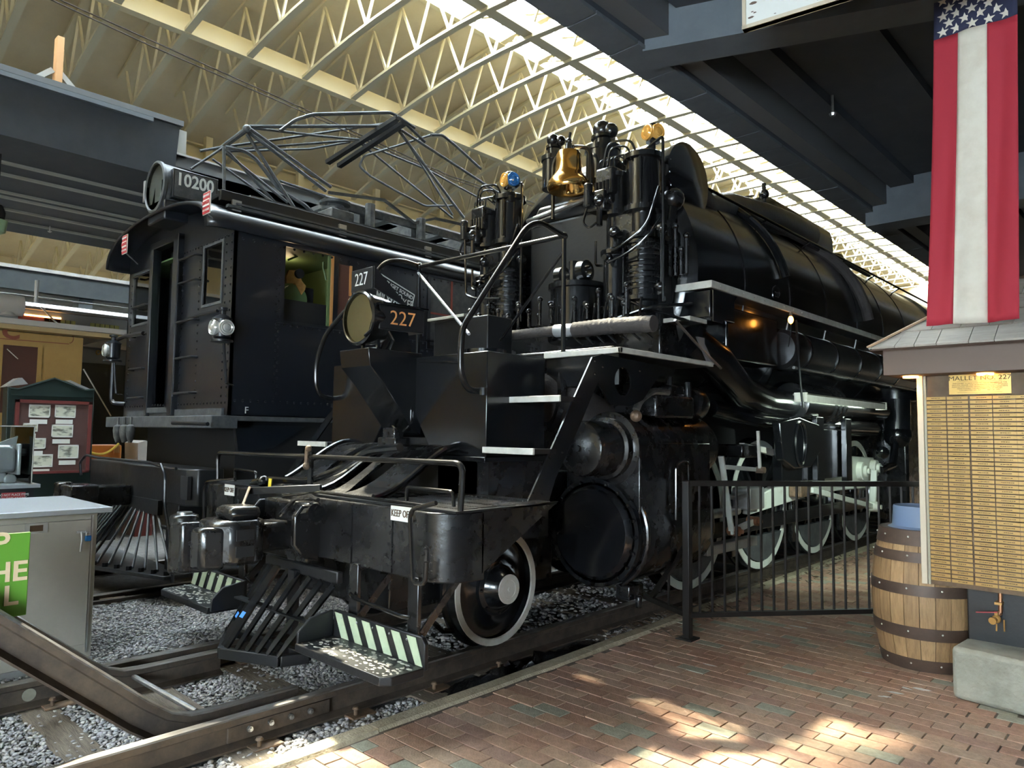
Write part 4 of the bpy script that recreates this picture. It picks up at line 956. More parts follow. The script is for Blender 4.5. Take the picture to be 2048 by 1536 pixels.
cl_.tube(bend([(A+.9,5.6,2.95),(A+1.25,5.62,2.8),(A+1.42,6.0,2.72)], .1), .016, 8).tube(bend([(A+.7,5.55,2.7),(A+1.3,5.6,2.82),(A+1.4,6.1,2.9)], .1), .018, 8)
part(cl_, 'copper_line', 'gloss_black', kind='stuff')
# running board with white edge, boxes and tanks below it
rb = part(MB().box((A+1.05,6.22,3.06), (A+1.54,14.5,3.095)), 'running_board', 'satin_black')
part(MB().box((A+1.54,6.20,3.055), (A+1.565,14.5,3.125)).box((A+1.10,6.185,3.055), (A+1.565,6.21,3.125)), 'board_edge', 'white_paint', rb, bev=.004)
part(MB().rivets([(A+1.566,6.35+.25*k,3.09) for k in range(30)], (1,0,0), .010), 'board_rivet', 'rim_white', rb, kind='stuff')
sbx = part(MB().box((A+1.10,6.24,2.78), (A+1.52,6.75,3.05)), 'step_box', 'gloss_black', bev=.01)
st2 = part(MB().box((A+1.0,6.02,2.735), (A+1.42,6.32,2.76)), 'side_step', 'satin_black'); part(MB().box((A+1.0,6.0,2.73), (A+1.42,6.02,2.77)).box((A+1.42,6.0,2.73), (A+1.44,6.32,2.77)), 'step_edge', 'white_paint', st2)
part(MB().prism([(A+1.53,6.26,3.05),(A+1.53,6.76,3.05),(A+1.53,6.44,2.74),(A+1.53,6.26,2.74)], (.012,0,0)), 'step_bracket', 'gloss_black')
q = P(1578,640,x=A+1.56)
lb = thing('work_bulb', (q.x+.02,q.y,q.z), 'small glowing orange bulb hung under the white edged running board', 'light bulb')
MB().sphere((q.x+.02,q.y,q.z-.0), .03, 12, 8, (1,1,1.5)).build('bulb', 'bulb_glow', lb); MB().cyl((q.x+.02,q.y,q.z+.04), (q.x+.02,q.y,3.05), .012, n=8).cyl((q.x+.02,q.y,q.z+.04), (q.x+.02,q.y,q.z+.09), .02, n=10).build('socket', 'rust_steel', lb)
MB().tube(bend([(q.x+.02,q.y,q.z-.05),(q.x+.0,q.y+.05,q.z-.12),(q.x-.02,q.y+.02,q.z-.3)], .05), .008, 6).build('cable', 'satin_black', lb)
tk = part(MB().lathe([(.0,-.02),(.2,.0),(.24,.05),(.24,5.2),(.2,5.25),(.0,5.27)], (A+1.30,8.3,2.68), (0,1,0), 28), 'air_reservoir', 'satin_black')
for y in (8.7, 9.6, 10.5, 11.4, 12.3): part(MB().lathe([(.24,-.025),(.252,-.025),(.252,.025),(.24,.025)], (A+1.30,y,2.68), (0,1,0), 28, closed=True), 'reservoir_strap', 'gloss_black', tk)
part(MB().tube([(A+1.52,8.2,2.44),(A+1.52,13.6,2.44)], .018, 8), 'air_line', 'steel')
part(MB().box((A+1.0,6.9,2.45), (A+1.36,8.15,3.0)), 'equipment_box', 'gloss_black', bev=.02)
# steam pipe to the front cylinders, flexible joint, exhaust pipe
part(MB().tube([(A+1.12,6.5,2.62),(A+1.2,6.9,2.45),(A+1.18,7.5,2.16),(A+1.15,8.2,2.05),(A+1.15,9.0,2.05)], [.20,.20,.19,.17,.17], 18), 'steam_pipe', 'boiler_black')
part(MB().lathe([(.17,.0),(.24,.02),(.25,.06),(.25,.9),(.27,.92),(.27,.98),(.24,1.0),(.24,1.06),(.27,1.08),(.27,1.14),(.24,1.16),(.24,1.22),(.27,1.24),(.27,1.30),(.19,1.34),(.15,1.36),(.15,3.6)], (A+1.18,8.9,2.08), (0,1,0), 28), 'expansion_joint', 'boiler_black')
part(MB().prism([(A+1.3,6.35,2.62),(A+1.3,6.95,2.62),(A+1.3,7.05,2.45),(A+1.3,6.6,2.35)], (.02,0,0)), 'reflection_plate', 'aluminium', smooth=0)  # pale plate standing in for a reflection on the steam pipe
part(MB().tube([(A+1.0,7.2,1.95),(A+1.1,8.2,1.85),(A+1.1,10.4,1.80)], [.10,.10,.10], 12), 'exhaust_pipe', 'boiler_black')
part(MB().tube(px([(1350,640),(1395,690),(1442,737)], x=A+1.5), .013, 6), 'brace_rod', 'steel')
la, lb2 = P(1609,804,x=A+1.52), P(1767,806,x=A+1.52); lz = (la.z+lb2.z)/2
tl = thing('tube_lamp', (A+1.5,(la.y+lb2.y)/2,lz), 'long white tube lamp hung beside the black steam pipes', 'lamp')
MB().box((A+1.38,la.y,lz+.03), (A+1.55,lb2.y,lz+.05)).box((A+1.54,la.y,lz-.05), (A+1.55,lb2.y,lz+.05)).build('housing', 'white_paint', tl, bev=.008)
MB().cyl((A+1.46,la.y+.08,lz-.005), (A+1.46,lb2.y-.08,lz-.005), .019, n=10).build('tube', 'tube_glow', tl)
MB().box((A+1.41,la.y-.03,lz-.05), (A+1.56,la.y+.0,lz+.06)).box((A+1.41,lb2.y,lz-.05), (A+1.56,lb2.y+.03,lz+.06)).build('end_cap', 'rim_white', tl)
part(MB().tube(px([(1592,640),(1600,760),(1606,815)], x=A+1.55), .014, 6), 'hanger_rod', 'satin_black')
# boiler side dressing: handrail, dome, pipes, plate
hr = [P(1398,352,x=A+1.02), P(1500,418,x=A+1.02), P(1640,504,x=A+1.02), P(1760,574,x=A+1.02), P(1862,628,x=A+1.02)]
part(MB().tube([Vector((A+1.05, p.y, 4.36)) for p in hr], .018, 8), 'boiler_handrail', 'gloss_black')
for k in range(6):
    y = 7.2+k*1.4; part(MB().cyl((A+1.05,y,4.36), (A+.90,y,4.28), .014, n=8), 'handrail_bracket', 'gloss_black')
part(MB().prism([(A-.75,9.6,4.45),(A+.75,9.6,4.45),(A+.72,9.6,4.95),(A+.55,9.6,5.06),(A-.55,9.6,5.06),(A-.72,9.6,4.95)], (0,2.3,0)), 'sand_dome', 'boiler_black', bev=.12, smooth=.8)
part(MB().lathe([(.45,.0),(.46,.25),(.40,.40),(.2,.47),(.0,.48)], (A,13.2,4.5), (0,0,1), 28), 'steam_dome', 'boiler_black')
pts = []
for t in range(13):
    a_ = math.radians(78 - 75*t/12); pts.append((A+(RB+.07)*math.cos(a_), 10.6+.6*t/12, ZB+(RB+.07)*math.sin(a_)))
part(MB().tube(pts, .075, 10), 'lagged_pipe', 'lagging')
pts = [(A+(RB+.05)*math.cos(math.radians(80-70*t/10)), 8.05+.3*t/10, ZB+(RB+.05)*math.sin(math.radians(80-70*t/10))) for t in range(11)]
part(MB().tube(pts, .045, 8), 'sand_pipe', 'gloss_black')
part(MB().tube([(A+.8,7.0,4.46),(A+.86,8.5,4.44),(A+.9,13,4.42)], .035, 8), 'top_pipe', 'lagging')
q = P(1556,590,x=A+1.38)
bp = part(MB().lathe([(.0,.03),(.11,.03),(.12,.0)], (A+RB*.985,q.y,q.z), (1,0,0), 24), 'builder_plate', 'cast_black'); bp.scale = (1,1,1)
lettering('227', (A+RB*.985+.032,q.y,q.z), (0,1,0), (0,0,1), .09, 'satin_black', bp)
part(MB().sphere((A+.75,9.2,4.9), .07, 10, 8).cyl((A+.75,9.2,4.6), (A+.75,9.2,5.05), .03, n=8), 'relief_valve', 'cast_black')
part(MB().cyl((A+.55,9.0,4.6), (A+.55,9.0,4.86), .02, n=6).bar((A+.45,9.0,4.86), (A+.68,9.05,4.86), .03, .02), 'vent_cock', 'cast_black')
# cylinder block
cx, cz = A+1.11, .82
cyb = part(MB().lathe([(.43,.0),(.43,.10),(.45,.11),(.45,1.25),(.44,1.3),(.38,1.32)], (cx,4.95,cz), (0,1,0), 40).box((cx-.35,5.02,cz), (cx+.42,6.2,1.58)), 'cylinder_block', 'cast_black', bev=.03)
part(MB().lathe([(.0,-.035),(.10,-.04),(.36,-.05),(.385,-.03),(.40,.0),(.455,.0),(.455,.06)], (cx,4.95,cz), (0,1,0), 44), 'cylinder_head', 'gloss_black')
part(MB().rivets([(cx+.425*math.cos(2*PI*k/20),4.945,cz+.425*math.sin(2*PI*k/20)) for k in range(20)], (0,-1,0), .020), 'head_bolt', 'gloss_black', cyb, kind='stuff')
part(MB().tube(bend([(cx-.04,4.90,cz+.02),(cx-.02,4.86,cz+.05),(cx+.05,4.87,cz+.03)], .02), .012, 6), 'head_handle', 'gloss_black')
vx, vz = A+1.22, 1.53
part(MB().lathe([(.0,-.38),(.17,-.38),(.215,-.36),(.23,-.32),(.23,-.06),(.26,-.05),(.26,.02),(.31,.03),(.31,1.35),(.27,1.38),(.27,1.46)], (vx,4.98,vz), (0,1,0), 36), 'valve_chest', 'cast_black')
part(MB().lathe([(.0,-.02),(.025,-.02),(.03,.0)], (vx,4.60,vz), (0,1,0), 10), 'chest_plug', 'cast_black')
# lumpy clamp covers and the top casting
part(MB().tube([(cx+.47*math.cos(math.radians(a_)),5.06,cz+.47*math.sin(math.radians(a_))) for a_ in range(-60,100,10)], .022, 8), 'jacket_flange', 'cast_black')
part(MB().tube([(A+1.49,5.05+.11*k,1.60+.012*((k*5)%3)) for k in range(11)], .016, 8), 'jacket_seam', 'steel')
fx = part(MB().box((A+1.02,5.35,1.80), (A+1.48,6.0,2.0)).box((A+1.08,5.42,2.0), (A+1.25,5.62,2.12)).box((A+1.28,5.65,2.0), (A+1.44,5.9,2.10)), 'relief_casting', 'cast_black', bev=.02)
part(MB().rivets([(A+1.10+.075*(k%5),5.40+.18*(k//5),2.0) for k in range(20)], (0,0,1), .028).cyl((A+1.16,5.5,2.12), (A+1.16,5.5,2.2), .035, n=10).cyl((A+1.36,5.76,2.1), (A+1.36,5.76,2.18), .035, n=10).cyl((A+1.44,5.95,2.0), (A+1.44,5.95,2.14), .035, n=10), 'stud_nut', 'cast_black', fx, kind='stuff')
part(MB().tube(bend(px([(1272,820),(1280,800),(1305,782),(1335,785)], x=A+1.45), .06), .032, 10), 'relief_pipe', 'steel')
part(MB().sphere(P(1272,832,x=A+1.45), .05, 10, 8), 'relief_elbow', 'rust_steel')
part(MB().lathe([(.15,-.1),(.16,-.06),(.16,.06),(.15,.1)], (A+1.3,6.25,1.95), (0,1,0), 20), 'drain_casting', 'cast_black')
part(MB().tube(bend(px([(1352,1040),(1352,930),(1362,922),(1376,924),(1378,995)], x=A+1.56), .04), .012, 8), 'indicator_rod', 'gloss_black')
# exhaust elbow seen through the steps, warm with dust
part(MB().tube([(A+.55,4.6,2.0),(A+.75,4.9,1.95),(A+.85,5.3,1.75),(A+.8,5.8,1.6)], [.2,.22,.24,.24], 16), 'exhaust_elbow', 'lagging')
part(MB().lathe([(.20,-.02),(.30,-.02),(.30,.03),(.20,.03)], (A+.70,4.86,1.96), (.5,.85,-.1), 22, closed=True), 'elbow_flange', 'cast_black')
# drain cocks and small dark underside pieces
part(MB().box((A+1.22,5.12,.26), (A+1.36,5.34,.38)).cyl((A+1.4,5.2,.2), (A+1.4,5.2,.3), .03, n=8), 'drain_cock', 'cast_black', bev=.01)
# driving wheels
def driver(y, s, main=False):
    r = .80; X0 = A+s*.80; d = (s,0,0)
    wh = part(MB().lathe([(.0,-.08),(r+.03,-.10),(r+.03,-.07),(r,-.06),(r,.05),(r-.075,.055),(r-.09,.0),(.25,-.02),(.22,.06),(.15,.09),(.0,.09)], (X0,y,r), d, 64), 'driving_wheel', 'gloss_black')
    part(MB().lathe([(r-.004,.048),(r-.004,.06),(r-.085,.06),(r-.09,.045)], (X0,y,r), d, 64, closed=True), 'wheel_rim', 'rod_white', wh)
    n = 16; cw = [(X0,y+(r-.10)*math.sin(-1.0+2.0*i/n),r-(r-.10)*math.cos(-1.0+2.0*i/n)) for i in range(n+1)]
    part(MB().prism(cw, (s*.07,0,0)), 'counterweight', 'electric_grey', wh)
    sp = MB()
    for k in range(14):
        t = 2*PI*k/14; sp.bar((X0+s*.01,y+.2*math.cos(t),r+.2*math.sin(t)), (X0+s*.01,y+(r-.09)*math.cos(t),r+(r-.09)*math.sin(t)), .05, .06, up=(1,0,0))
    part(sp, 'spoke', 'gloss_black', wh, kind='stuff')
for y in (7.0, 8.75, 10.5, 12.25):
    driver(y, 1); driver(y, -1)
part(MB().box((A-.72,6.4,1.15), (A+.72,14.6,2.2)), 'dark_gap_box', 'dark_hollow')  # dark box added to stand for the shade in the gap below the boiler
part(MB().box((A-1.3,13.9,.3), (A+1.2,22,2.5)).box((A-1.2,14.2,2.5), (A+1.3,22,3.0)), 'rear_engine_unit', 'cast_black', bev=.05)
for y in (7.0, 8.75, 10.5, 12.25): part(MB().cyl((A-.8,y,.8), (A+.8,y,.8), .12, n=14), 'driving_axle', 'cast_black')
for y in (7.9, 9.62, 11.4): part(MB().box((A+.86,y-.05,.25), (A+.92,y+.05,.95)), 'brake_hanger', 'cast_black', bev=.01)
# rods and valve gear
XR1 = A+1.12
part(MB().bar((A+1.0,7.0,.62), (A+1.0,12.25,.62), .07, .17), 'side_rod', 'gloss_black', bev=.01)
mr = [P(1502,1000,x=XR1), P(1500,1030,x=XR1), P(1640,985,x=XR1), P(1748,975,x=XR1), P(1748,915,x=XR1), P(1700,912,x=XR1), P(1620,935,x=XR1)]
part(MB().prism(mr, (-.10,0,0)), 'main_rod', 'rod_white', bev=.015)
for p_, r_ in (((1722,942), .14), ((1748,936), .13)):
    c = P(*p_, x=XR1+.03); part(MB().cyl((XR1-.05,c.y,c.z), (XR1+.08,c.y,c.z), r_, n=22).cyl((XR1+.08,c.y,c.z), (XR1+.13,c.y,c.z), r_*.6, n=16).cyl((XR1+.13,c.y,c.z), (XR1+.16,c.y,c.z), r_*.35, n=6), 'crank_pin', 'rod_white', bev=.008)
part(MB().bar(P(1748,940,x=XR1+.12), P(1746,1012,x=XR1+.12), .05, .09, up=(1,0,0)), 'return_crank', 'rod_white', bev=.01)
part(MB().bar(P(1624,980,x=XR1+.18), P(1746,1013,x=XR1+.18), .04, .07, up=(0,0,1)), 'eccentric_rod', 'rod_white', bev=.006)
c = P(1746,1013,x=XR1+.18); part(MB().cyl((XR1+.10,c.y,c.z), (XR1+.26,c.y,c.z), .075, n=16).cyl((XR1+.26,c.y,c.z), (XR1+.3,c.y,c.z), .035, n=6), 'rod_pin', 'rod_white')
c = P(1610,978,x=XR1+.15); part(MB().box((XR1,c.y-.15,c.z-.1), (XR1+.16,c.y+.15,c.z+.1)), 'eccentric_head', 'rust_steel', bev=.02)
part(MB().bar(P(1442,912,x=XR1+.2), P(1463,1062,x=XR1+.2), .03, .06, up=(1,0,0)), 'combination_lever', 'rod_white', bev=.006)
part(MB().bar(P(1463,1063,x=XR1+.2), P(1506,1044,x=XR1+.2), .03, .07, up=(0,0,1)), 'union_link', 'rod_white', bev=.006)
for p_ in ((1470,1062), (1508,1042)):
    c = P(*p_, x=XR1+.2); part(MB().cyl((XR1+.13,c.y,c.z), (XR1+.25,c.y,c.z), .05, n=12).cyl((XR1+.25,c.y,c.z), (XR1+.29,c.y,c.z), .025, n=6), 'link_pin', 'copper')
part(MB().bar(P(1452,934,x=XR1+.2), P(1522,940,x=XR1+.2), .03, .045), 'radius_rod', 'rod_white', bev=.005)
part(MB().bar(P(1516,862,x=XR1+.25), P(1520,942,x=XR1+.25), .025, .03, up=(1,0,0)), 'lift_link', 'rim_white')
c = P(1521,940,x=XR1+.25); part(MB().cyl((XR1+.2,c.y,c.z), (XR1+.3,c.y,c.z), .035, n=10), 'link_pin', 'rust_steel')
part(MB().prism(px([(1489,886),(1556,900),(1556,913),(1489,895)], x=XR1+.1), (-.06,0,0)), 'valve_yoke', 'rim_white')
part(MB().box((XR1-.15,P(1455,900,x=XR1).y,P(1455,915,x=XR1).z), (XR1+.18,P(1487,900,x=XR1).y,P(1455,888,x=XR1).z)), 'valve_crosshead', 'cast_black', bev=.02)
for (a_, b_, w2) in (((1405,1102),(1505,1080),.10), ((1465,995),(1500,985),.05)):
    part(MB().bar(P(*a_, x=XR1+.05), P(*b_, x=XR1+.05), .12, w2), 'guide_bar', 'galvanised', bev=.008)
part(MB().box((XR1-.1,P(1480,1000,x=XR1).y,P(1480,1020,x=XR1).z), (XR1+.12,P(1510,1000,x=XR1).y,P(1480,975,x=XR1).z)), 'crosshead', 'galvanised', bev=.02)
part(MB().cyl((cx,6.25,cz), (cx,7.6,cz+.0), .05, n=14), 'piston_rod', 'steel')
# link frame with its long slot, guide yoke, reverse shaft brackets
fo = px([(1560,845),(1600,835),(1640,850),(1640,905),(1622,935),(1590,937),(1568,920)], x=A+1.45)
lc = P(1600,888,x=A+1.45); slot = [Vector((A+1.45, lc.y+.14*math.cos(2*PI*i/18), lc.z+.24*math.sin(2*PI*i/18))) for i in range(18)]
part(MB().plate(fo, [slot], (-.10,0,0)), 'link_frame', 'gloss_black', smooth=.4, bev=.012)
part(MB().tube([Vector((A+1.46, lc.y+.16*math.cos(2*PI*i/18), lc.z+.26*math.sin(2*PI*i/18))) for i in range(19)], .018, 6), 'slot_lip', 'gloss_black')
part(MB().box((A+1.2,P(1560,850,x=A+1.3).y,1.1), (A+1.32,P(1700,850,x=A+1.3).y,1.75)).box((A+1.34,P(1632,850,x=A+1.4).y,1.05), (A+1.42,P(1645,850,x=A+1.4).y,1.9)).box((A+1.34,P(1690,850,x=A+1.4).y,1.05), (A+1.42,P(1700,850,x=A+1.4).y,1.9)), 'guide_yoke', 'gloss_black', bev=.01)
part(MB().tube([(A+1.2,9.3,1.78),(A+1.2,12.0,1.78)], .11, 14), 'equaliser', 'boiler_black')
inj = MB().sphere(P(1795,870,x=A+1.25), .22, 14, 10).cyl(P(1795,800,x=A+1.25), P(1795,870,x=A+1.25), .2, n=14).tube(px([(1790,890),(1785,930),(1760,940)], x=A+1.25), .06, 10).sphere(P(1765,905,x=A+1.3), .1, 10, 8)
part(inj, 'injector', 'gloss_black')
part(MB().lathe([(.30,.0),(.34,.02),(.34,.7),(.30,.72)], P(1790,770,x=A+1.05)-Vector((0,0,.3)), (0,0,1), 22), 'dump_valve', 'boiler_black')
part(MB().lathe([(.9,.0),(.95,.05),(.95,.6),(.9,.62)], (A+.2,14.0,1.15), (1,0,0), 36), 'rear_cylinder', 'cast_black')
# ------------------------------------------------------------------ electric locomotive
E_ = -8.74; XE = -7.21; XW = 2*E_-XE; YE = 3.37
el = thing('electric_locomotive', (E_, 8.0, 0.0), 'black riveted box cab electric locomotive numbered 10200 with folded roof pantograph', 'locomotive')
def ep(mb, name, m_, parent=None, **k): return mb.build(name, m_, parent or el, **k)
def rect(y0, y1, z0, z1, x): return [(x,y0,z0),(x,y1,z0),(x,y1,z1),(x,y0,z1)]
def rectx(x0, x1, z0, z1, y): return [(x0,y,z0),(x1,y,z0),(x1,y,z1),(x0,y,z1)]
ZS, ZE = 1.80, 3.74
W1 = (3.95, 4.55, 2.85, 3.68); W2 = (4.63, 4.82, 2.95, 3.61); W3 = (6.03, 6.86, 2.78, 3.69)
side = ep(MB().plate(rect(YE, 15.0, ZS, ZE, XE), [rect(*W1, XE), rect(*W2, XE), rect(*W3, XE)], (-.03,0,0)), 'side_wall', 'electric_black', smooth=.3)
WR = (-7.93,-7.49,3.02,3.66); WL = (-10.06,-9.52,3.0,3.65); DR = (-9.28,-8.66,1.9,3.86)
def roofz(x): return 3.80 + 0.52*math.sqrt(max(0, 1-((x-E_)/1.60)**2))
ftop = [(E_+1.53-3.06*i/16, YE, min(3.70+.44*max(0,1-((1.53-3.06*i/16)/1.6)**2)**.37, 4.16)) for i in range(17)]
front = ep(MB().plate([(XW,YE,ZS),(XE,YE,ZS)] + ftop, [rectx(*WR, YE), rectx(*WL, YE), rectx(*DR, YE)], (0,.03,0)), 'front_wall', 'electric_black', smooth=.3)
ep(MB().box((XW,YE,ZS), (XW+.03,15,ZE)), 'side_wall', 'electric_black')
# roof: rounded eaves, visor over the front
prof = []
for i in range(25):
    t = PI*i/24; x = E_ + 1.60*math.cos(t); z = 3.72 + .47*math.sin(t)**.75 if 0 < i < 24 else 3.72
    prof.append((x, z))
rf = MB(); ysr = [3.06, 3.08, 3.16, 3.30, 15.0]; n = len(prof); v = []; f = []
for k, y in enumerate(ysr):
    sc = (.93,.965,.99,1,1)[k]
    for x, z in prof: v.append((E_+(x-E_)*(sc if k < 4 else 1), y, 3.72+(z-3.72)*sc))
for k in range(len(ysr)-1):
    for i in range(n-1): f.append((k*n+i, (k+1)*n+i, (k+1)*n+i+1, k*n+i+1))
rf.add(v, f)
roof = ep(rf, 'roof', 'electric_black', smooth=.9)
so = roof.modifiers.new('thick', 'SOLIDIFY'); so.thickness = .03; so.offset = -1
ep(MB().rivets([(XE+.005,3.45+.12*k,3.66) for k in range(60)], (1,0,0), .017), 'eave_rivet', 'electric_black', side, kind='stuff')
rv = [(XE,YE+.06+.085*k,1.95) for k in range(70)] + [(XE,3.86+.0*k,2.0+.085*k) for k in range(20)] + [(XE,3.89,2.04+.085*k) for k in range(20)] + [(XE,3.86+.09*k,2.80) for k in range(34)] + [(XE,5.05,2.1+.1*k) for k in range(16)] + [(XE,5.92,2.1+.1*k) for k in range(16)] + [(XE,6.95,2.1+.1*k) for k in range(16)] + [(XE,5.95+.1*k,3.74-.02) for k in range(12)] + [(XE,5.9+.1*k,2.70) for k in range(12)]
ep(MB().rivets(rv, (1,0,0), .015), 'panel_rivet', 'electric_black', side, kind='stuff')
ep(MB().box((XE,3.87,2.82), (XE+.012,9.0,2.85)), 'belt_rail', 'electric_black', side)
rv = [(E_-1.45+.085*k,YE,1.93) for k in range(35)] + [(E_+.1+.075*k,YE,3.70+.0*k) for k in range(19)] + [(-8.5,YE,2.0+.09*k) for k in range(18)] + [(-8.05,YE,2.0+.09*k) for k in range(18)] + [(-7.4,YE,2.0+.09*k) for k in range(20)] + [(-7.28,YE,2.0+.09*k) for k in range(20)] + [(-9.45,YE,2.0+.09*k) for k in range(18)] + [(-10.15,YE,2.0+.09*k) for k in range(18)]
ep(MB().rivets(rv, (0,-1,0), .016), 'panel_rivet', 'electric_black', front, kind='stuff')
# glazing and what is behind it
ep(MB().box((WR[0],YE+.01,WR[2]), (WR[1],YE+.016,WR[3])), 'windshield', 'cab_glass'); ep(MB().box((WL[0],YE+.01,WL[2]), (WL[1],YE+.016,WL[3])), 'windshield', 'cab_glass')
for w in (WR, WL):
    fr = MB()
    for a, b in (((w[0]-.03,w[2]-.03),(w[1]+.03,w[2])), ((w[0]-.03,w[3]),(w[1]+.03,w[3]+.03)), ((w[0]-.03,w[2]),(w[0],w[3])), ((w[1],w[2]),(w[1]+.03,w[3]))): fr.box((a[0],YE-.012,a[1]), (b[0],YE+.01,b[1]))
    ep(fr, 'window_frame', 'electric_grey', front)
# door: heavy jambs, recessed leaf
ep(MB().box((DR[0]-.10,YE-.07,ZS), (DR[0],YE+.02,3.92)).box((DR[1],YE-.07,ZS), (DR[1]+.14,YE+.02,3.92)).box((DR[0]-.10,YE-.07,3.86), (DR[1]+.14,YE+.02,3.94)), 'door_frame', 'electric_black', bev=.008)
dr = ep(MB().box((DR[0],YE+.14,1.9), (DR[1],YE+.18,3.86)), 'front_door', 'electric_black')
ep(MB().box((DR[0]+.26,YE+.125,2.68), (DR[1]-.06,YE+.14,3.12)).box((DR[0]+.26,YE+.125,3.16), (DR[1]-.06,YE+.14,3.72)), 'door_window', 'cab_green', dr)
ep(MB().box((DR[0],YE-.06,1.84), (DR[1],YE+.1,1.90)), 'door_sill', 'electric_grey')
def rung(x0, x1, z, y=YE-.07):
    ep(MB().tube(bend([(x0,YE,z),(x0,y,z),(x1,y,z),(x1,YE,z)], .025), .014, 8), 'grab_rung', 'electric_black')
for z in (3.60, 3.32, 2.87, 2.45, 2.05): rung(-8.48, -8.02, z)
for z in (3.60, 3.2, 2.83, 2.4, 2.03): rung(-9.95, -9.45, z)
ep(MB().cyl((-8.48,YE-.07,2.02), (-8.48,YE-.07,3.62), .012, n=8), 'grab_upright', 'electric_black')
ep(MB().tube(bend([(-8.5,YE-.05,2.86),(-7.9,YE-.06,2.90),(-7.45,YE-.05,2.90)], .05), .018, 8), 'window_handrail', 'electric_black')
ep(MB().tube(bend(px([(345,0)], y=3.3)[:0] + [Vector((-9.45,YE-.08,2.83)), Vector((-10.1,YE-.10,2.84)), Vector((-10.38,YE-.12,2.80)), Vector((-10.38,YE-.12,1.98)), Vector((-10.2,YE,1.96))], .08), .028, 8), 'corner_handrail', 'electric_black')
# marker lamps at the corners
def marker(c, d2):
    c = Vector(c); L_ = ep(MB().lathe([(.05,-.15),(.11,-.14),(.11,-.12),(.06,-.11),(.085,-.09),(.09,.09),(.10,.10),(.07,.12),(.03,.14),(.03,.18),(.05,.185),(.05,.21),(.0,.22)], c, (0,0,1), 20), 'marker_lamp', 'electric_black')
    for d in ((0,-1,0), d2): ep(MB().lathe([(.078,.06),(.082,.10),(.074,.112),(.066,.104),(.054,.116),(.042,.106),(.03,.118),(.0,.122)], c, d, 20), 'lamp_lens', 'lens_clear', L_)
    ep(MB().cyl(c+Vector((0,.02,-.15)), c+Vector((-.0,.06,-.55)), .016, n=8).cyl(c+Vector((0,.06,-.55)), c+Vector((-.05,.16,-.57)), .012, n=6), 'lamp_bracket', 'electric_black', L_)
marker((-7.10,3.22,2.67), (1,0,0)); q = P(226,702,y=3.18); marker((q.x,3.18,q.z), (-1,0,0))
# headlight and number box
hl2 = ep(MB().lathe([(.0,.62),(.2,.62),(.27,.5),(.285,.1),(.29,.0),(.305,-.01),(.305,-.04),(.28,-.05),(.27,-.04),(.27,.02),(.26,.3),(.0,.32)], (-8.72,3.12,4.47), (0,1,0), 40), 'headlight', 'electric_grey', label='round headlight with number box on the roof')
ep(MB().lathe([(.265,.0),(.22,.12),(.12,.24),(.03,.29),(.0,.29)], (-8.72,3.12,4.47), (0,1,0), 30), 'reflector', 'lens_clear', hl2)
ep(MB().cyl((-8.72,3.18,4.47), (-8.72,3.4,4.47), .04, n=10).sphere((-8.72,3.2,4.47), .06, 10, 8), 'lamp_burner', 'reflector', hl2)
ep(MB().lathe([(.27,.0),(.0,.0)], (-8.72,3.09,4.47), (0,1,0), 32), 'lens', 'pane', hl2)
a0, a1 = P(346,364,x=-8.40), P(436,376,x=-8.40)
nbx = ep(MB().prism([(-8.72,a0.y,4.30),(-8.40,a0.y,4.30),(-8.40,a1.y,4.30),(-8.72,a1.y,4.30)], (0,0,.345)), 'number_box', 'electric_black', hl2, bev=.006)
ep(MB().box((-8.40,a0.y+.02,4.325), (-8.394,a1.y-.02,4.625)), 'number_glass', 'electric_grey', hl2)
lettering('10200', P(391,367,x=-8.392), (0,1,0), (0,0,1), .205, 'letter_white', hl2, sx=.86, bold=.005)
ep(MB().box((-8.95,3.1,4.05), (-8.45,3.75,4.28)), 'headlight_base', 'electric_black', bev=.02)
ep(MB().box((-9.08,3.08,4.36), (-9.03,3.16,4.62)), 'lamp_hinge', 'galvanised', hl2)
# red warning plates
for c, nx in ((P(414,406,y=3.05), 1), (P(250,489,y=3.0), -1)):
    sg = ep(MB().obox(c, (.085,0,0), (0,.004,0), (0,0,.115)), 'warning_plate', 'sign_white', label='small red DANGER plate at the roof edge')
    ep(MB().obox(c+Vector((0,-.006,0)), (.078,0,0), (0,.003,0), (0,0,.108)), 'red_field', 'sign_red', sg)
    ep(MB().obox(c+Vector((0,-.010,0)), (.076,0,0), (0,.002,0), (0,0,.036)), 'white_band', 'sign_white', sg)
    lettering('KEEP AWAY', c+Vector((0,-.011,.075)), (1,0,0), (0,0,1), .034, 'letter_white', sg, sx=.8)
    lettering('DANGER', c+Vector((0,-.014,0)), (1,0,0), (0,0,1), .052, 'sign_red', sg, sx=.75, bold=.001)
    lettering('HIGH VOLTAGE', c+Vector((0,-.011,-.075)), (1,0,0), (0,0,1), .032, 'letter_white', sg, sx=.66)
    ep(MB().bar(c+Vector((0,.01,-.1)), c+Vector((-.02*nx,.15,-.22)), .02, .01), 'plate_bracket', 'electric_grey', sg)
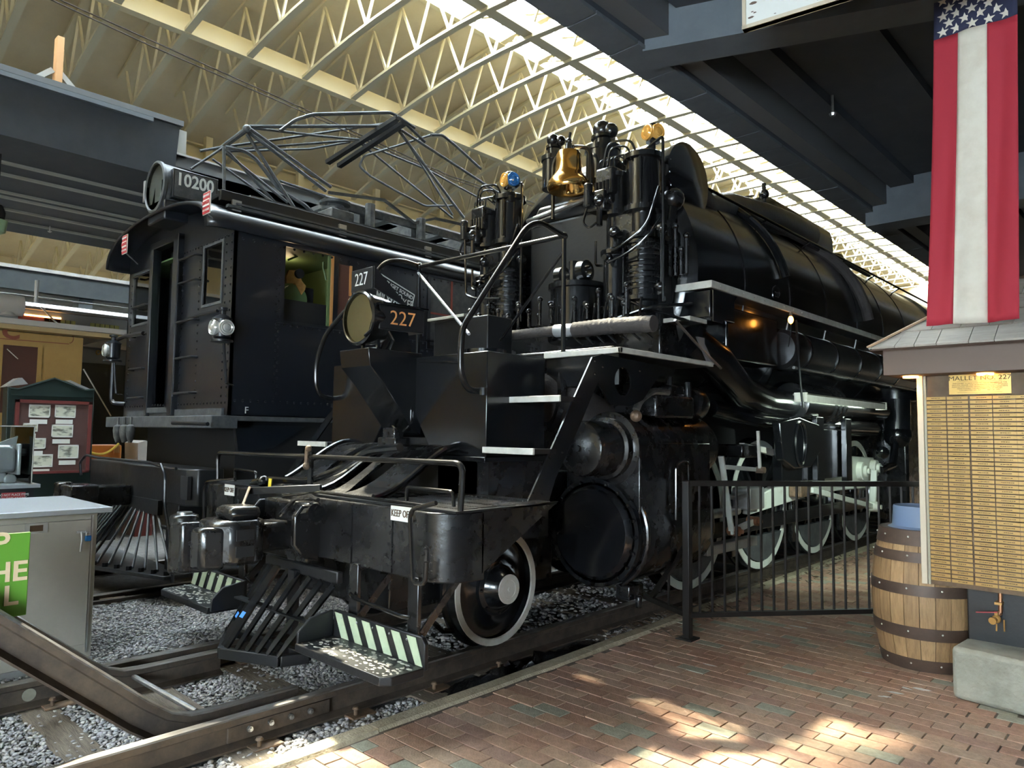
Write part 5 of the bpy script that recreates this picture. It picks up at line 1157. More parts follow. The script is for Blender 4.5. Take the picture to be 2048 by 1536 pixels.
# cab interior
ep(MB().box((-8.75,3.6,1.9), (-8.72,6.0,3.8)), 'cab_back_wall', 'cab_green'); ep(MB().box((-8.75,4.95,1.9), (-7.25,4.98,3.75)), 'cab_bulkhead', 'cab_green'); ep(MB().box((XW+.05,3.42,3.72), (-7.25,5.0,3.74)), 'cab_ceiling', 'cab_green')
ep(MB().box((-8.4,3.5,1.9), (-7.35,4.9,3.12)), 'control_desk', 'dark_hollow'); ep(MB().box((-7.95,4.28,2.9), (-7.6,4.55,3.35)).cyl((-7.5,4.3,2.9), (-7.5,4.3,3.1), .08, n=12), 'controller', 'dark_hollow', bev=.02)
op = px([(573,553),(578,540),(596,540),(604,562),(612,572),(610,580),(603,590),(590,566),(573,566)], x=-7.5); oh = P(597,535+13,x=-7.5)
ep(MB().prism(op, (-.04,0,0)), 'gauge_panel', 'cab_orange'); ep(MB().cyl((-7.50,oh.y,oh.z), (-7.46,oh.y,oh.z), .055, n=16), 'gauge', 'dark_hollow')
ep(MB().lathe([(.16,.0),(.16,.05)], P(585,598,x=-7.56), (1,0,0), 24), 'valve_wheel', 'cab_green')
ep(MB().tube(px([(576,520),(612,505)], x=-7.7), .012, 6).tube(px([(648,500),(646,535),(652,560)], x=-7.7), .012, 6), 'cab_rod', 'cab_green')
ep(MB().box((XE-.04,W1[1]-.02,W1[2]), (XE+.008,W1[1]+.012,W1[3])), 'door_edge', 'trim_orange'); ep(MB().box((XE-.035,W1[1]-.05,W1[2]), (XE-.01,W1[1]-.02,W1[3])), 'door_edge', 'cab_green')
ep(MB().box((XE-.03,W2[0],W2[2]), (XE-.02,W2[1],W2[3])), 'quarter_pane', 'coach_brown'); ep(MB().box((XE-.02,W2[1]-.03,W2[2]+.3), (XE+.003,W2[1]-.005,W2[3])), 'quarter_trim', 'trim_orange')
pl_ = bpy.data.lights.new('cab_lamp', 'POINT'); pl_.energy = 1.6; pl_.color = (1,.72,.4); pl_.shadow_soft_size = .06
lo = bpy.data.objects.new('cab_lamp', pl_); col.objects.link(lo); lo.parent = el; lo.location = Vector((-7.9,4.35,3.62)) - OFF[el.name]
# side window with red muntins, frames
ep(MB().box((XE-.03,W3[0],W3[2]), (XE-.02,W3[1],W3[3])), 'side_pane', 'electric_grey')
fr = MB()
for a, b in (((W3[0]-.05,W3[2]-.05),(W3[1]+.05,W3[2])), ((W3[0]-.05,W3[3]),(W3[1]+.05,W3[3]+.05)), ((W3[0]-.05,W3[2]),(W3[0],W3[3])), ((W3[1],W3[2]),(W3[1]+.05,W3[3]))): fr.box((XE-.01,a[0],a[1]), (XE+.012,b[0],b[1]))
ep(fr, 'side_window_frame', 'electric_black')
ep(MB().box((XE-.018,6.40,W3[2]), (XE-.008,6.43,W3[3])).box((XE-.018,W3[0],3.20), (XE-.008,W3[1],3.225)), 'muntin', 'trim_red')
ep(MB().box((XE-.005,7.0,2.6), (XE+.012,7.08,3.7)), 'side_post', 'electric_black')
# herald painted on the side
hp_ = [P(758,548,x=XE), P(829,590,x=XE), P(818,640,x=XE), P(745,590,x=XE)]
ln = MB()
c0 = P(760,547,x=XE+.006); c1 = P(829,590,x=XE+.006); c2 = P(820,630,x=XE+.006); c3 = P(754,562,x=XE+.006)
for a, b in ((c0,c1), (c1,c2), (c0,c3)): ln.bar(a, b, .004, .014, up=(0,0,1) if a is c0 and b is c1 else (0,1,0))
hr_ = ep(ln, 'herald_outline', 'letter_white', side)
rd = (c1-c0).normalized(); ud = Vector((0,0,1)); ud = (ud - rd*ud.dot(rd)).normalized()
for tx, pxy, sz, sx in (('TO PUGET SOUND',(793,577),.068,.95), ('THE',(768,566),.075,.9), ('CHICAGO',(778,582),.115,.82), ('MILWAUKEE',(790,601),.145,.72), ('& ST PAUL',(800,618),.10,.8)):
    rr = rd if tx in ('TO PUGET SOUND','THE','CHICAGO') else Vector((0,.99,-.10)).normalized()
    uu = (Vector((0,0,1)) - rr*rr.z).normalized(); lettering(tx, P(*pxy, x=XE+.004), rr, uu, sz, 'letter_white', side, sx=sx, bold=.001)
lettering('F', P(493,821,x=XE+.004), (0,1,0), (0,0,1), .10, 'letter_white', side)
# frame and lower parts
ep(MB().box((XW-.02,3.17,1.66), (XE+.05,3.45,1.79)).box((XE-.02,3.4,1.74), (XE+.04,15,1.79)), 'platform_frame', 'electric_grey', bev=.01)
ep(MB().box((E_-1.3,YE-.03,1.79), (XE-.1,YE+.02,1.87)), 'door_step_plate', 'electric_grey')
ep(MB().tube(px([(345,846),(415,848)], y=3.1), .02, 8), 'frame_rail', 'electric_black')
ep(MB().box((XW+.25,3.6,.7), (XE-.30,15,1.75)), 'underframe', 'dark_hollow')
ep(MB().prism([(XE-.28,3.55,1.70),(XE-.28,4.4,1.70),(XE-.28,4.0,1.45),(XE-.28,3.6,1.40)], (.06,0,0)), 'frame_gusset', 'electric_black')
ep(MB().box((XE-.45,3.75,1.05), (XE-.40,4.45,1.55)), 'grey_panel', 'roof_dust')
# buffer beam, coupler, cowcatcher
bb = ep(MB().prism([(E_-1.55,3.02,.88),(E_-.35,2.98,.88),(E_-.30,2.965,.88),(E_+.30,2.965,.88),(E_+.35,2.98,.88),(E_+1.45,3.0,.88),(E_+1.56,3.08,.88),(E_+1.56,3.34,.88),(E_-1.55,3.34,.88)], (0,0,.37)), 'buffer_beam', 'satin_black', bev=.015)
ep(MB().box((E_+1.36,2.985,.95), (E_+1.53,3.02,1.18)), 'beam_pocket', 'dark_hollow', bb)
ep(MB().box((E_-.14,2.4,.80), (E_+.14,2.95,1.02)).cyl((E_-.16,2.36,.74), (E_-.16,2.36,1.06), .09, n=16).prism([(E_-.2,2.3,.78),(E_+.2,2.34,.78),(E_+.22,2.6,.78),(E_-.2,2.6,.78)], (0,0,.26)), 'coupler', 'cast_black', bev=.02)
ep(MB().tube(bend(px([(322,928),(330,950),(329,1012),(345,1100),(345,1165)], y=2.93), .06), .017, 8), 'beam_handrail', 'electric_black')
ep(MB().tube(bend(px([(162,950),(160,925),(172,910),(195,915),(300,925),(340,938),(352,937)], y=2.95), .06), .016, 8), 'beam_handrail', 'electric_black')
ep(MB().box((E_+1.0,3.0,.15), (E_+1.3,3.3,.9)).box((E_+.95,2.96,.62), (E_+1.35,3.0,.66)), 'beam_leg', 'satin_black', bev=.01)
ep(MB().prism([(E_-1.4,2.75,.17),(E_-.2,2.48,.17),(E_+.2,2.48,.17),(E_+1.4,2.85,.17),(E_+1.4,3.1,.17),(E_-1.4,3.1,.17)], (0,0,.04)), 'cowcatcher_base', 'satin_black', bev=.008)
fpe = [(E_-1.35,2.78),(E_-.2,2.51),(E_+.2,2.51),(E_+1.35,2.87)]
for k in range(16):
    b = along(fpe, k/15); t = k/15
    ep(MB().tube([(b.x,b.y,.225),(b.x,b.y+.06,.235),(E_-.8+1.6*t,2.98,.80)], .016, 6), 'cowcatcher_bar', 'electric_grey'); ep(MB().cyl((b.x,b.y+.02,.21), (b.x,b.y+.02,.25), .03, n=6), 'cowcatcher_nut', 'satin_black')
ep(MB().box((E_-.9,2.95,.75), (E_+.9,3.0,.90)), 'cowcatcher_head', 'satin_black')
for k in range(3):
    c = P(235+13*k,867,y=3.15); ep(MB().lathe([(.02,-.11),(.045,-.04),(.055,.04),(.05,.09),(.02,.11)], c, (0,0,1), 12).cyl(c+Vector((0,0,.1)), c+Vector((0,0,.2)), .015, n=6), 'jumper_plug', 'roof_dust')
# roof: walkway, brackets, pantograph
ep(MB().box((XE-.50,3.25,4.10), (XE-.15,15,4.14)).box((XE-.17,3.25,4.06), (XE-.11,15,4.17)), 'roof_walkway', 'satin_black', bev=.006)
ep(MB().box((XE-.10,3.3,3.98), (XE-.04,15,4.01)).box((XE-.2,3.4,4.03), (XE-.06,15,4.05)), 'roof_strip', 'electric_grey')
for p_ in ((475,415), (687,462), (858,505)):
    c = P(*p_, x=XE-.07); ep(MB().box((XE-.11,c.y-.05,c.z-.08), (XE-.08,c.y+.05,c.z+.08)), 'walkway_bracket', 'galvanised')
ep(MB().box((E_-.75,3.9,4.18), (E_+.75,14,4.42)), 'roof_deck', 'roof_dust')
c = P(670,412,x=-8.2); ins = ep(MB().prism([(c.x-.2,c.y-.18,4.25),(c.x+.2,c.y-.18,4.25),(c.x+.2,c.y+.18,4.25),(c.x-.2,c.y+.18,4.25)], (0,0,.30)), 'insulator_box', 'roof_dust', bev=.02)
ep(MB().lathe([(.10,.0),(.17,.01),(.18,.04),(.13,.05),(.12,.09),(.20,.10),(.21,.13),(.13,.15)], (c.x,c.y,4.55), (0,0,1), 24), 'insulator', 'electric_grey', ins)
pf = MB(); zf = 4.66
for x in (E_+.55, E_-.55): pf.bar((x,5.0,zf), (x,9.4,zf), .06, .08)
for y in (5.1,6.0,7.0,8.0,9.2): pf.bar((E_-.6,y,zf-.03), (E_+.6,y,zf-.03), .12, .06)
pb_ = ep(pf, 'pantograph_base', 'roof_dust')
ep(MB().tube(px([(657,385),(768,400),(828,446),(870,437),(920,448),(960,470)], x=E_+.62), .025, 4), 'base_side_bar', 'electric_grey')
for y in (5.6, 6.5, 7.5, 8.4): ep(MB().box((E_-.3,y,4.42), (E_+.5,y+.25,4.72)).cyl((E_+.6,y+.1,4.42), (E_+.6,y+.1,4.78), .07, n=10), 'roof_gear', 'roof_dust', bev=.01)
XA, XB = E_+.34, E_-.34
def pt(pts, x, r=.022, m_='electric_grey'): return ep(MB().tube(bend(px(pts, x=x), .06), r, 8), 'pantograph_arm', m_)
pt([(492,260),(652,382)], XA, .024); pt([(500,258),(662,374)], XA+.05, .024); pt([(494,268),(590,418)], XA)
pt([(450,296),(556,412)], XB, .02); pt([(445,300),(575,405)], XB, .02)
pt([(498,253),(785,252)], XA, .024); pt([(498,255),(640,272),(718,279)], XA-.2, .018); pt([(446,294),(560,278),(776,246)], XB, .018); pt([(446,300),(714,280)], XB, .018); pt([(446,303),(620,298),(700,284)], XB-.05, .016)
pt([(788,248),(928,436)], XA); pt([(796,256),(1000,388)], XA, .022); pt([(722,287),(905,436)], XB, .018); pt([(722,285),(856,340),(965,400)], XB, .018); pt([(800,260),(905,430)], XA-.1, .016)
ep(MB().tube(px([(494,258),(446,294)], y=P(492,258,x=XA).y), .035, 10).sphere(P(494,258,x=XA), .055, 10, 8), 'knee_shaft', 'electric_grey')
hy = P(788,250,x=XA)
ep(MB().tube([P(788,250,x=XA+.05), P(716,284,x=XB-.05)], .05, 10).tube([P(790,240,x=XA+.05), P(800,262,x=XA)], .03, 8), 'head_shaft', 'satin_black')
for d_ in (0, 1):
    a, b = (P(795,236,x=E_+.75), P(655,325,x=E_-.75)) if d_ == 0 else (P(808,246,x=E_+.75), P(678,332,x=E_-.75))
    ep(MB().bar(a, b, .08, .06), 'collector_shoe', 'satin_black')
pt([(560,262),(590,240),(625,229),(780,225),(795,232),(850,284)], E_+.4, .024); pt([(795,232),(830,256)], E_+.5, .02)
pt([(862,270),(885,270),(912,292),(962,338)], E_+.3, .022); pt([(862,270),(800,290),(728,312),(718,332),(740,352),(800,386),(850,412),(910,411)], E_-.2, .018)
pt([(448,293),(448,392)], E_+.2, .022); pt([(445,296),(382,338)], E_+.1, .016); pt([(450,294),(490,302),(512,318),(560,380),(610,410),(628,428)], E_+.3, .026); pt([(400,302),(446,294)], E_, .018); pt([(425,318),(560,414)], E_-.1, .016); pt([(560,362),(650,392)], E_-.4, .02)
# ------------------------------------------------------------------ cars and exhibits further left
yc = thing('yellow_coach', (-14.3, -1.0, 0.0), 'yellow wooden railway coach with brown window and red lettering', 'coach')
XY = -13.0; ye = P(166,700,x=XY).y
MB().box((-15.7,-6,1.0), (XY,ye,3.10)).build('body', 'coach_yellow', yc, bev=.01)
bd = MB()
for k in range(60):
    y = ye - .06 - k*.09
    bd.box((XY-.002,y-.003,1.05), (XY+.004,y+.003,2.55))
bd.build('board_joint', 'coach_gold', yc, kind='stuff', smooth=0)
rz = P(165,660,x=XY+.1).z
yr = P(252,664,x=XY+.25).y
MB().prism([(XY+.28,-6,rz-.03),(XY+.28,-6,rz+.05),(XY-.6,-6,rz+.13),(-14.35,-6,rz+.20),(-15.9,-6,rz+.05),(-15.9,-6,rz-.03)], (0,yr+6,0)).build('roof', 'coach_roof', yc, smooth=.5)
MB().box((XY-.1,-6,rz-.10), (XY+.2,yr-.02,rz-.03)).build('eave', 'coach_trim', yc)
q0, q1 = P(170,705,x=XY), P(250,672,x=XY)
MB().prism([(XY,ye,q0.z+.35)] + [(XY, ye+(yr-ye)*t/8, q0.z+.35+(rz-.1-q0.z-.35)*math.sin(PI/2*t/8)) for t in range(9)] + [(XY,ye,rz-.1)], (-.08,0,0)).build('bracket_arch', 'coach_trim', yc)
wy0, wy1, wz0, wz1 = P(4,720,x=XY).y, P(74,720,x=XY).y, P(40,800,x=XY).z, P(40,692,x=XY).z
MB().box((XY,wy0,wz0-.2), (XY+.012,wy1,wz1)).build('window', 'coach_brown', yc)
MB().box((XY,wy0-.06,wz1), (XY+.03,wy1+.06,wz1+.06)).box((XY,wy1,wz0-.2), (XY+.03,wy1+.06,wz1)).box((XY,wy0-.06,wz0-.2), (XY+.03,wy0,wz1)).build('window_casing', 'coach_yellow', yc)
MB().bar(P(14,698,x=XY+.02), P(36,718,x=XY+.02), .01, .02, up=(1,0,0)).build('window_blind_rod', 'sign_white', yc)
lettering('C', P(22,666,x=XY+.006), (0,1,0), (0,0,1), .26, 'coach_lettering', yc, sx=1.2, bold=.014)
lettering('E', P(5,801,x=XY+.006), (0,1,0), (0,0,1), .24, 'coach_lettering', yc, bold=.008)
fl_ = MB()
for a, b in (((0,652),(138,664)), ((0,677),(138,688))): fl_.bar(P(*a, x=XY+.004), P(*b, x=XY+.004), .004, .012)
fl_.tube([P(140+7*math.cos(t/3),677-9*math.sin(t/3),x=XY+.006) for t in range(-5,6)], .006, 5)
fl_.build('painted_line', 'coach_lettering', yc)
q = P(16,612,x=-13.6); MB().cyl((q.x,q.y,rz+.2), (q.x,q.y,q.z), .11, n=16).lathe([(.16,-.2),(.16,.2)], (q.x,q.y,q.z+.02), (0,1,0), 18).build('stove_pipe', 'coach_roof', yc)
MB().cyl(P(167,738,x=XY+.05), P(222,832,x=XY+.05), .012, n=6).build('end_rod', 'coach_roof', yc)
for y in (1.0, 2.2): MB().lathe([(.42,-.06),(.42,.06),(.3,.08),(.0,.08)], (XY-.4,y,.42), (1,0,0), 24).build('wheel', 'cast_black', yc)
MB().box((-15.5,-6,.6), (XY-.3,ye,1.0)).build('underframe', 'dark_hollow', yc)
gc = thing('clerestory_coach', (-17.4, 3.0, 0.0), 'grey roofed passenger coach with yellow lit roof windows behind the yellow coach', 'coach')
XG = -16.6; zt = P(100,618,x=XG-.5).z
MB().box((-19.4,-6,.9), (XG,20,zt-1.0)).build('body', 'coach_olive', gc)
MB().box((-19.4,-6,zt-1.1), (XG+.01,20,zt-.75)).build('letter_board', 'coach_grey', gc)
MB().prism([(XG+.15,-6,zt-.78),(XG+.1,-6,zt-.70),(XG-.5,-6,zt-.45),(XG-.5,-6,zt-.8)], (0,26,0)).build('lower_roof', 'coach_roof', gc)
MB().box((-18.9,-6,zt-.6), (XG-.5,20,zt-.06)).build('clerestory', 'coach_grey', gc)
MB().prism([(XG-.35,-6,zt-.06),(XG-.38,-6,zt),(XG-.7,-6,zt+.12),(-18.8,-6,zt+.12),(-19.1,-6,zt-.06)], (0,26,0)).build('upper_roof', 'galvanised', gc)
for k in range(7):
    y0 = P(88,640,x=XG-.5).y + k*(P(180,650,x=XG-.5).y - P(88,640,x=XG-.5).y); y1 = y0 + (P(151,650,x=XG-.5).y - P(88,650,x=XG-.5).y)
    wz = zt-.30
    wn = MB().box((XG-.5,y0,zt-.47), (XG-.488,y1,zt-.20)).build('roof_window', 'window_yellow', gc)
    fr = MB()
    for j in range(1,6): fr.box((XG-.488,y0+(y1-y0)*j/6-.006,zt-.47), (XG-.482,y0+(y1-y0)*j/6+.006,zt-.20))
    fr.build('muntin', 'coach_olive', wn)
y0 = P(36,635,x=XG-.5).y; MB().box((XG-.5,y0,zt-.42), (XG-.488,y0+.75,zt-.16)).build('roof_window', 'trim_red', gc); MB().box((XG-.487,y0+.1,zt-.19), (XG-.48,y0+.75,zt-.16)).build('window_light', 'lamp_glow', gc)
MB().cyl((XG-.45,-6,zt+.2), (XG-.45,20,zt+.2), .02, n=6).cyl((XG-.45,P(72,600,x=XG-.45).y,zt+.1), (XG-.45,P(72,600,x=XG-.45).y,zt+.55), .04, n=8).build('roof_conduit', 'galvanised', gc)
MB().cyl(P(82,614,x=XG-.3), P(117,650,x=XG-.3), .02, n=6).build('stay_rod', 'sign_white', gc)
MB().tube([P(202+9*math.cos(t/2.4),705+4*math.sin(t/1.2),x=XG+.03) for t in range(14)], .018, 5).build('gold_scroll', 'coach_gold', gc)
MB().box((XG-.02,-6,.9), (XG+.02,20,1.0)).build('sill', 'dark_hollow', gc)
# notice board
XN = -11.3
nbd = thing('notice_board', (XN, P(100,900,x=XN).y, 0.0), 'dark green notice board with gabled top and seven black and white photographs', 'notice board')
def NP(zx, zy): return P(zx*.15625, 740+zy*.15625, x=XN)
ol = [NP(80,1480), NP(95,210), NP(240,240), NP(700,100), NP(1090,255), NP(1210,245), NP(1170,1480)]
for p_ in ol: p_.x = XN
ol[0].z = ol[-1].z = -.08
MB().prism(ol, (-.25,0,0)).build('case', 'board_green', nbd, bev=.01)
a, b = NP(205,375), NP(1115,1310); MB().box((XN,a.y,b.z), (XN+.03,b.y,a.z)).build('panel', 'board_brown', nbd)
fr = MB().box((XN,a.y-.01,a.z-.04), (XN+.05,b.y+.01,a.z)).box((XN,a.y-.01,b.z), (XN+.05,b.y+.01,b.z+.035)).box((XN,a.y-.01,b.z), (XN+.05,a.y+.035,a.z)).box((XN,b.y-.035,b.z), (XN+.05,b.y+.01,a.z)); fr.build('panel_frame', 'board_red', nbd)
MB().tube([NP(140,235), NP(240,245), NP(700,108), NP(1090,260), NP(1210,252)], .015, 6).bar(NP(140,310), NP(1195,345), .03, .02).build('moulding', 'board_green', nbd)
MB().prism([NP(60,215), NP(240,100), NP(285,100), NP(360,180)], (-.3,0,0)).prism([NP(830,135), NP(900,130), NP(1170,250), NP(1100,250)], (-.3,0,0)).build('roof_sheet', 'galvanised', nbd)
def photo_mat(i):
    m = bpy.data.materials.new('photo_print'); m.use_nodes = True; nt = m.node_tree; b_ = nt.nodes['Principled BSDF']; b_.inputs['Roughness'].default_value = .5
    tc = nt.nodes.new('ShaderNodeTexCoord'); mp = nt.nodes.new('ShaderNodeMapping'); mp.inputs['Location'].default_value = (i*3.1, i*1.7, i*.9); mp.inputs['Scale'].default_value = (1, 6, 14)
    n = nt.nodes.new('ShaderNodeTexNoise'); n.inputs['Scale'].default_value = 1.6; n.inputs['Detail'].default_value = 4; r_ = nt.nodes.new('ShaderNodeValToRGB')
    r_.color_ramp.elements[0].position = .36; r_.color_ramp.elements[0].color = (.16,.16,.13,1); r_.color_ramp.elements[1].position = .52; r_.color_ramp.elements[1].color = (.62,.62,.50,1)
    nt.links.new(tc.outputs['Object'], mp.inputs[0]); nt.links.new(mp.outputs[0], n.inputs[0]); nt.links.new(n.outputs[0], r_.inputs[0]); nt.links.new(r_.outputs[0], b_.inputs['Base Color']); return m
for i, (x0, y0, x1, y1) in enumerate([(365,440,630,612),(697,447,955,615),(287,678,473,790),(655,697,920,862),(308,870,572,1010),(738,958,990,1130),(380,1080,660,1240)]):
    a, b = NP(x0,y0), NP(x1,y1)
    ph = MB().box((XN+.03,a.y,b.z), (XN+.036,b.y,a.z)).build('photograph', photo_mat(i), nbd)
    fr = MB().box((XN+.036,a.y,a.z-.02), (XN+.038,b.y,a.z)).box((XN+.036,a.y,b.z), (XN+.038,b.y,b.z+.02)).box((XN+.036,a.y,b.z), (XN+.038,a.y+.012,a.z)).box((XN+.036,b.y-.012,b.z), (XN+.038,b.y,a.z)); fr.build('photo_border', 'sign_white', ph)
    w_ = b.y-a.y; MB().box((XN+.03,a.y+.07*w_,b.z-.085), (XN+.035,b.y-.12*w_,b.z-.025)).build('caption', 'sign_white', nbd)
# orange track cart with yellow chain, small white shed model
ct = thing('track_cart', (-12.2, P(215,900,x=-12.2).y, 0.3), 'small bright orange track cart behind the black buffer beam', 'cart')
a, b = P(182,890,x=-12.2), P(243,915,x=-12.2)
MB().box((-12.65,a.y,b.z-.25), (-12.2,b.y,a.z)).build('body', 'cart_orange', ct, bev=.02); MB().box((-12.22,b.y-.12,a.z-.12), (-12.18,b.y-.04,a.z-.02)).build('plate', 'trim_orange', ct)
MB().box((-12.6,a.y,-.09), (-12.3,b.y,b.z-.25)).build('chassis', 'dark_hollow', ct)
MB().tube([P(182+(56)*t/10, 905-18*(t/10)**2-6*math.sin(t/10*PI)*-1, x=-12.15) for t in range(11)], .018, 6).build('chain', 'chain_yellow', ct)
sh = thing('white_shed_model', (-13, P(295,920,x=-12.4).y, .2), 'small pale gabled box seen under the electric locomotive frame', 'model')
pts = px([(276,930),(276,886),(292,881),(305,889),(310,889),(310,930)], x=-12.4); MB().prism(pts, (-.6,0,0)).build('body', 'coach_roof', sh)
zb = min(p.z for p in pts); MB().box((-13,pts[0].y,-.09), (-12.4,pts[-1].y,zb)).build('stand', 'board_red', sh)
# silver cabinet
cb = thing('steel_cabinet', (-6.5, 1.0, -0.09), 'waist high silver steel cabinet with pale top and blue padlock', 'cabinet')
XC = -6.0; yr_ = P(187,1200,x=XC).y
MB().box((-7.05,-.6,-.09), (XC,yr_,1.02)).build('body', 'cabinet_paint', cb, bev=.006)
MB().box((-7.12,-.6,1.02), (XC+.10,yr_+.07,1.06)).build('top', 'aluminium', cb, bev=.006)
MB().box((XC,-.6,-.09), (XC+.02,yr_+.005,-.04)).build('plinth', 'galvanised', cb)
dz0 = P(100,1290,x=XC).z
d_ = MB().box((XC,-.55,.06), (XC+.018,yr_-.045,.97)).build('door', 'cabinet_paint', cb, bev=.004)
a, b = P(50,1048,x=XC+.02), P(95,1065,x=XC+.02)
MB().box((XC+.018,a.y,b.z), (XC+.024,b.y,a.z)).build('label_holder', 'galvanised', d_); MB().box((XC+.022,a.y+.03,b.z+.015), (XC+.026,b.y-.03,a.z-.015)).build('label_slot', 'plate_ink', d_)
c = P(163,1064,x=XC+.03); MB().box((XC+.018,c.y-.03,c.z-.008), (XC+.03,c.y+.03,c.z+.008)).tube(bend([(XC+.03,c.y,c.z),(XC+.05,c.y,c.z-.05),(XC+.045,c.y-.005,c.z-.14)], .02), .007, 6).build('hasp', 'galvanised', d_)
c = P(177,1074,x=XC+.05); pk = MB().box((XC+.03,c.y-.02,c.z-.03), (XC+.055,c.y+.02,c.z+.01)).build('padlock', 'padlock_blue', d_, bev=.005); MB().tube(bend([(XC+.042,c.y-.012,c.z),(XC+.042,c.y-.012,c.z+.035),(XC+.042,c.y+.012,c.z+.035),(XC+.042,c.y+.012,c.z)], .012), .004, 6).build('shackle', 'steel', d_)
MB().box((XC+.0,yr_-.042,.0), (XC+.012,yr_-.03,1.0)).build('edge_trim', 'galvanised', cb)
# glass case with a grey machine, on a dark stand
XD = -7.45
dc = thing('display_case', (-7.9, 1.2, -.09), 'clear glass display case on a dark stand behind the silver cabinet', 'display case')
y1 = P(72,900,x=XD).y; z0 = P(70,968,x=XD).z; z1 = P(72,853,x=XD).z
MB().box((-8.3,.2,-.09), (XD,y1,z0-.03)).build('stand', 'satin_black', dc); MB().box((-8.34,.16,z0-.03), (XD+.04,y1+.04,z0)).build('base_board', 'aluminium', dc)
MB().box((XD-.008,.22,z0), (XD,y1-.02,z1)).build('glass_pane', 'case_glass', dc); MB().box((-8.28,y1-.028,z0), (XD-.008,y1-.02,z1)).build('glass_pane', 'case_glass', dc); MB().box((-8.28,.22,z1), (XD,y1-.02,z1+.008)).build('glass_top', 'case_glass', dc)
ed = MB()
for a, b in (((XD,y1-.02,z0),(XD,y1-.02,z1)), ((XD,.22,z1),(XD,y1-.02,z1)), ((XD,y1-.02,z1),(-8.28,y1-.02,z1)), ((-8.28,y1-.02,z0),(-8.28,y1-.02,z1))): ed.cyl(a, b, .006, n=6)
ed.build('glass_edge', 'lens_clear', dc)
a, b = P(3,986,x=XD+.002), P(50,1000,x=XD+.002); rl = MB().box((XD,a.y,b.z), (XD+.006,b.y,a.z)).build('label_plate', 'sign_red', dc, label='small red label reading DO NOT PLACE ITEMS ON DISPLAY CASE')
lettering('DO NOT PLACE ITEMS', (XD+.007,(a.y+b.y)/2,(a.z+b.z)/2+.014), (0,1,0), (0,0,1), .028, 'letter_white', rl, sx=.8); lettering('ON DISPLAY CASE', (XD+.007,(a.y+b.y)/2,(a.z+b.z)/2-.016), (0,1,0), (0,0,1), .03, 'letter_white', rl, sx=.8)
gm = thing('grey_machine', (-7.85, 1.3, z0), 'grey painted metal machine part with bolted flange inside the glass case', 'machine')
ga, gb_ = P(-5,890,x=-7.7), P(40,945,x=-7.7)
MB().prism([(-7.7,ga.y-.3,gb_.z),(-7.7,gb_.y-.03,gb_.z),(-7.7,gb_.y-.03,ga.z-.05),(-7.7,gb_.y-.07,ga.z),(-7.7,ga.y-.3,ga.z)], (-.35,0,0)).build('housing', 'aluminium', gm, bev=.03)
MB().box((-8.08,gb_.y-.03,gb_.z-.02), (-7.67,gb_.y,ga.z+.01)).build('flange', 'aluminium', gm, bev=.008); MB().cyl((-7.8,gb_.y,ga.z-.07), (-7.8,gb_.y+.07,ga.z-.07), .035, n=6).cyl((-7.8,gb_.y+.07,ga.z-.07), (-7.8,gb_.y+.09,ga.z-.07), .045, n=6).build('gland', 'aluminium', gm)
MB().prism([(-7.75,gb_.y-.2,ga.z),(-7.75,gb_.y-.03,ga.z+.0),(-7.75,gb_.y-.02,ga.z+.08)], (-.04,0,0)).build('fin', 'aluminium', gm); MB().box((-8.0,ga.y-.2,z0), (-7.72,gb_.y-.1,gb_.z)).cyl((-7.75,gb_.y-.07,z0+.03), (-7.7,gb_.y-.07,z0+.03), .05, n=12).build('foot', 'aluminium', gm, bev=.01)
# bent rail bumping post with green sign
bp_ = thing('bumping_post', (-4.84, 1.4, -.17), 'bumping post of two bent rails at the end of the near track', 'bumping post')
def bent(s):
    x0 = A + s*.545
    def fr_(o, t, sd):
        t = Vector(t).normalized(); u = Vector((0,0,1)); u = (u-t*u.dot(t)).normalized(); sx_ = t.cross(u)
        if sx_.dot(Vector((1,0,0))) < 0: sx_ = -sx_
        return (Vector(o), sx_, u)
    end = Vector((A+s*.26,.55,1.03)); kn = Vector((x0,1.74,.0))
    pts = [Vector((x0,2.52,.0)), Vector((x0,1.95,.0)), Vector((x0,1.84,.008)), Vector((x0-s*.01,1.74,.045)), Vector((x0-s*.03,1.62,.13)), Vector((x0-s*.06,1.48,.25)), end]
    fs = []
    for i, p_ in enumerate(pts):
        t = (pts[min(i+1,len(pts)-1)] - pts[max(i-1,0)]); fs.append(fr_(p_, -t if False else t, s))
    return rail(bp_, fs, 'bent_rail')
bent(1); bent(-1)
MB().bar((A-.26,.55,1.0), (A+.26,.55,1.0), .12, .2).build('cross_head', 'rail_side', bp_)
gs = thing('green_sign', (-4.7, .8, .55), 'green board with cream letters fixed on the bumping post', 'sign')
a, b = P(62,1064,x=-4.60), P(52,1230,x=-4.60)
MB().box((-4.62,a.y-.75,b.z), (-4.60,a.y,a.z)).build('board', 'sign_green', gs, bev=.004)
for tx, p_, sz in (('P',(2,1088),.15), ('HE',(16,1146),.145), ('L',(21,1193),.145)):
    c = P(*p_, x=-4.598); lettering(tx, c, (0,1,0), (0,0,1), sz, 'letter_cream', gs, bold=.003)
MB().box((-4.66,a.y-.45,b.z-.12), (-4.62,a.y-.38,a.z-.05)).build('sign_bracket', 'rail_side', gs)
